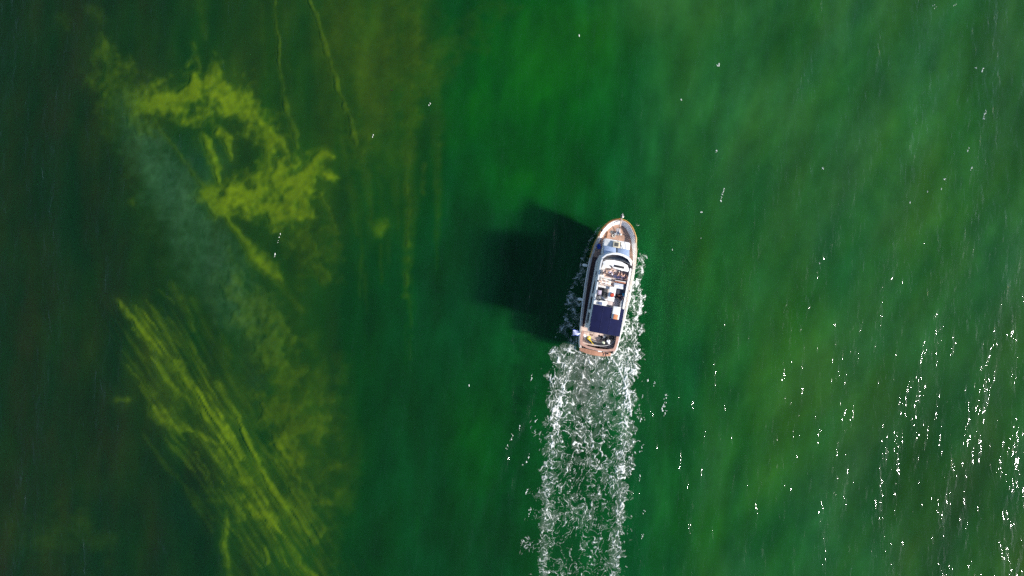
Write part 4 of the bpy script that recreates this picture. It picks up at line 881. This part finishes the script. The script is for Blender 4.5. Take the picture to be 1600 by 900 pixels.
# ------------------------------------------------------------------ loose things on board
def build_loose():
    r = random.Random(3)
    # fenders
    for (x, y, lab) in ((-2.82, 8.98, 'white fender hanging outboard on the shaded port side, the forward one'), (-2.66, 5.2, 'white fender hanging outboard on the shaded port side, the after one')):
        t = empty('fender', (x, y, .85)); tag(t, lab, 'fender', 'fenders along the port side')
        MB().lathe([(.03, -.30), (.12, -.24), (.155, -.12), (.155, .12), (.12, .24), (.03, .30)], (0, 0, 0), 16, 'X').build('bladder', 'fender', t)
        hb = float(np.interp(y, RAIL_U, RAIL_B)); MB().tube([(.30, 0, .02), (-x - hb - .05, 0, .55), (-x - hb + .04, 0, rail_z(y) - .78)], .012, 5).build('lanyard', 'rope', t)
    # ensign on its staff, streaming outboard from the port quarter
    fl = empty('flag', (-1.98, 1.72, 1.8)); tag(fl, 'blue and white striped flag streaming from a staff at the port quarter', 'flag')
    MB().tube([(0, 0, 0), (-.22, -.12, 1.15)], .018, 6).build('staff', 'varnish', fl)
    top = Vector((-.21, -.11, 1.08)); low = Vector((-.11, -.06, .55)); n = 12
    def fp(s_, t_):
        a = top.lerp(low, t_); q_ = min(1, s_ * 2.5); a = a + Vector((-.88 * s_, (.34 - .66 * t_) * q_ - .12 * s_ + .05 * math.sin(s_ * 9 + t_ * 2) * s_, -.12 * s_ + .40 * t_ * q_ + .07 * math.sin(s_ * 8 + t_ * 3) * s_)); return a
    for k in range(9):
        h = MB(); h.loops([[fp(i / n, (k + e) / 9) for i in range(n + 1)] for e in (0, 1)]); h.build('stripe', 'blue' if k % 2 == 0 else 'cloth', fl, recalc=False)
    # foredeck clutter
    def coil(R, turns, rad, flat=.02):
        return MB().tube([((R - .55 * R * t / turns) * math.cos(6.283 * t), (R - .55 * R * t / turns) * math.sin(6.283 * t), rad + flat * math.sin(t * 9)) for t in np.linspace(0, turns, turns * 14)], rad, 5)
    d = deck_z(12.8) + .02
    single(coil(.20, 4, .022), 'rope_coil', 'rope', (-.42, 12.62, d), 'white mooring rope coiled on the foredeck beside the windlass', 'rope')
    single(coil(.16, 4, .022), 'rope_coil', 'rope', (-.66, 12.98, d), 'smaller white rope coil near the port bow', 'rope')
    single(MB().box(-.12, .12, -.1, .1, 0, .22, .05).tube([(-.1, 0, .22), (0, 0, .32), (.1, 0, .22)], .015, 6), 'deck_bag', 'cloth', (-.26, 12.86, d), 'small white bag on the foredeck aft of the windlass', 'bag')
    single(MB().ball((0, 0, .13), .13, (1, 1, 1), 2).tube([(0, 0, .24), (0, 0, .32)], .02, 6), 'mooring_buoy', 'fender', (.30, 12.88, d), 'round white buoy on the foredeck to starboard of the windlass', 'buoy')
    single(MB().tube([(-.02, .95, .25), (.05, .6, .02), (.22, .2, .02), (.30, -.3, .03), (.44, -.8, .02), (.52, -1.2, .0)], .02, 6), 'mooring_line', 'ropeblue', (.66, 11.45, 2.62), 'blue grey line led aft across the starboard side of the coachroof', 'rope')
    single(MB().box(-.2, .2, -.28, .28, 0, .2, .09, tilt=(.05, .1, .3)).tube([(0, -.24, .2), (0, 0, .28), (0, .24, .2)], .02, 6), 'sail_bag', 'blue', (-1.78, 11.2, deck_z(11.2) + .02), 'royal blue bag on the shaded port side deck abreast of the roof hatch', 'bag')
    # table top: heap of red and orange fruit in a bowl
    b = empty('fruit_bowl', (.12, 6.20, 3.887)); tag(b, 'bowl heaped with red and orange fruit on the white flybridge table', 'bowl')
    MB().lathe([(.10, 0), (.20, .04), (.25, .10), (.235, .105), (.18, .05), (.02, .03)], (0, 0, 0), 20).build('bowl', 'cloth', b)
    for k in range(16):
        a = k * 2.4; rr = .19 * math.sqrt((k + .5) / 16); MB().ball((rr * math.cos(a), rr * math.sin(a), .13 - rr * .15), .062, (1, 1, .95), 2).build('fruit', ('red', 'orange', 'dkred', 'red')[k % 4], b)
    MB().ball((.12, .24, .12), .06, (1.3, .5, .5), 2, .1).build('leaf', 'green', b)
    # orange cushion on the stair hood
    c = empty('cushion', (.86, 4.02, 4.04)); tag(c, 'orange cushion with pale piping on the white hood in the navy canvas', 'cushion')
    MB().box(-.24, .24, -.26, .26, 0, .10, .05).build('pad', mat('faded orange cloth', (.66, .26, .12), .8, noise=.3, nscale=9), c); MB().tube([(-.22, -.24, .05), (.22, -.24, .05), (.22, .24, .05), (-.22, .24, .05)], .018, 6, True).build('piping', 'cloth', c)
    # folding chair and a second one aft of it on the dark mat
    def chair(p, rz, lab, m):
        t = empty('folding_chair', p, rz); tag(t, lab, 'chair', 'folding chairs on the flybridge')
        MB().box(-.20, .20, -.19, .19, .40, .44, .015).build('seat', m, t); MB().box(-.20, .20, -.27, -.235, .46, .80, .015, tilt=(.15, 0, 0)).build('backrest', m, t)
        for sx in (-.22, .22):
            MB().tube([(sx, -.2, 0), (sx, .2, .42)], .014, 6).build('leg', 'dark', t); MB().tube([(sx, .2, 0), (sx, -.2, .42), (sx, -.29, .82)], .014, 6).build('leg', 'dark', t); MB().tube([(sx, -.2, .60), (sx, .18, .60)], .018, 6).build('armrest', 'dark', t)
    chair((-1.18, 6.28, 3.29), 0, 'lavender seated folding chair on the charcoal mat, nearer the bow', 'lav')
    chair((-1.15, 5.66, 3.29), .5, 'grey seated folding chair at the after edge of the charcoal mat', mat('grey chair cloth', (.22, .22, .22), .9))
    single(MB().box(-.22, .22, -.10, .10, 0, .07, .03).box(-.12, .16, -.07, .09, .07, .11, .02, rz=.4), 'folded_towel', 'cloth', (-.78, 5.76, 3.29), 'folded white towel on the charcoal mat between chair and table', 'towel', -.35)
    single(MB().box(-.20, .20, -.08, .08, 0, .08, .03).box(-.1, .12, -.05, .07, .08, .12, .02, rz=.3), 'folded_towel', 'cloth', (-.46, 5.64, 3.29), 'crumpled pale towel at the foot of the white table', 'towel', -.3)
    single(MB().box(-.12, .12, -.32, .32, 0, .16, .06).box(-.08, .08, -.2, .1, .16, .22, .04), 'beach_towel', mat('teal towel', (.03, .25, .42), .9, noise=.4, nscale=9), (1.33, 6.28, 3.55), 'teal towel bundled on the starboard seat behind the person in navy', 'towel')
    single(MB().box(-.16, .16, -.2, .2, 0, .25, .06).tube([(-.1, 0, .25), (0, 0, .34), (.1, 0, .25)], .015, 6), 'shoulder_bag', 'dark', (.72, 6.22, 3.29), 'black bag on the navy mat just to starboard of the table', 'bag')
    # cockpit
    by = empty('lifebuoy', (-1.12, 1.22, 1.71)); tag(by, 'round yellow lifebuoy lying on the port end of the stern bench', 'lifebuoy')
    MB().lathe([(.02, .05), (.10, .075), (.17, .075), (.21, .03), (.17, 0), (.02, 0)], (0, 0, 0), 20).build('ring', 'yellow', by); MB().ball((0, 0, .09), .11, (1, 1, .4), 2).build('float', mat('pale yellow', (.85, .72, .25), .5), by)
    single(MB().tube([(0, 0, .03), (.12, -.14, .03), (.2, -.1, .05), (.32, -.32, .03), (.52, -.40, .03)], .035, 6).box(-.05, .16, -.1, .02, 0, .08, .02), 'safety_line', 'yellow', (-1.0, 1.02, 1.71), 'yellow strap trailing from the lifebuoy along the black bench cushion', 'strap')
    def bundle(p, s, lab, m, rz=0, nm='towel_bundle'):
        q = MB(); 
        for k in range(5): q.ball((r.uniform(-.5, .5) * s[0], r.uniform(-.5, .5) * s[1], .06), .10, (1 + s[0], 1 + s[1] * .8, .7), 2, .12, r.uniform(0, 3))
        single(q, nm, m, p, lab, 'bundle', rz)
    bundle((-1.58, 1.35, 1.64), (.16, .36), 'long white bundle on the port arm of the stern bench', 'cloth', .5)
    bundle((1.12, 1.22, 1.71), (.40, .26), 'large crumpled white bundle at the starboard end of the stern bench', 'cloth', .3); bundle((.50, .98, 1.71), (.20, .08), 'small cream bundle in the middle of the stern bench', mat('cream cloth', (.62, .66, .48), .9))
    single(MB().box(-.26, .26, -.34, .34, 0, .36, .1).tube([(-.15, 0, .36), (0, 0, .46), (.15, 0, .36)], .02, 6).box(-.2, .2, .3, .38, .05, .22, .03), 'duffel_bag', 'dark', (1.38, 1.72, 1.18), 'large black duffel bag in the starboard corner of the cockpit', 'bag')
    bundle((.78, 1.32, 1.5), (.45, .10), 'black bundle of gear in front of the white bundle', 'dark', .55, 'gear_bundle')
    # pair of black fins and a folded stool on the sole
    for (x, y, rz, lab) in ((.28, 1.55, 1.3, 'black swim fin lying across the cockpit sole, nearer the yellow lifebuoy'), (.30, 1.36, -.2, 'black swim fin with its blade toward the stern, beside the white scraps'), (.66, 1.40, -.85, 'slim black swim fin slanting toward the black gear')):
        t = empty('swim_fin', (x, y, 1.18), rz); tag(t, lab, 'swim fin', 'swim fins on the cockpit sole')
        MB().prism([(-.05, -.1), (.05, -.1), (.10, .30), (.04, .34), (-.04, .34), (-.10, .30)], .0, .03, .008).build('blade', 'dark', t); MB().ball((0, -.17, .05), .07, (.8, 1.5, .7), 2).build('foot_pocket', 'dark', t)
    single(MB().tube([(-.55, .28, 0), (-.50, .05, .9)], .02, 6).tube([(-.05, .3, 0), (-.3, .02, .9)], .02, 6).box(-.6, -.2, -.02, .1, .9, .93, .01), 'folding_stool', mat('brown wood', (.10, .055, .035), .6), (-.55, 1.55, 1.18), 'brown folding stool standing at the port side of the cockpit', 'stool')
    single(MB().box(-.16, .16, -.1, .1, 0, .05, .02, rz=.5).box(-.1, .2, .08, .16, 0, .04, .015, rz=.6), 'paper_scraps', 'cloth', (.55, 1.52, 1.18), 'pale cloth scrap between the black swim fins', 'cloth')
    # dark speck of driftwood far off in the water
    S = F_PX / CAM_H
    q = MB().tube([(-.16, .02, 0), (-.02, 0, .03), (.17, -.05, .01)], [.03, .05, .02], 7).tube([(.0, 0, .03), (.06, .12, .05)], [.025, .01], 6)
    o = q.build('driftwood', mat('wet wood', (.02, .012, .01), .4)); o.location = ((612 - 800) / S, (450 - 141) / S, .03); tag(o, 'small dark piece of driftwood floating alone in the upper middle water', 'driftwood')

materials()
build_water()
build_bed()
build_foam()
build_yacht()
build_people()
build_loose()
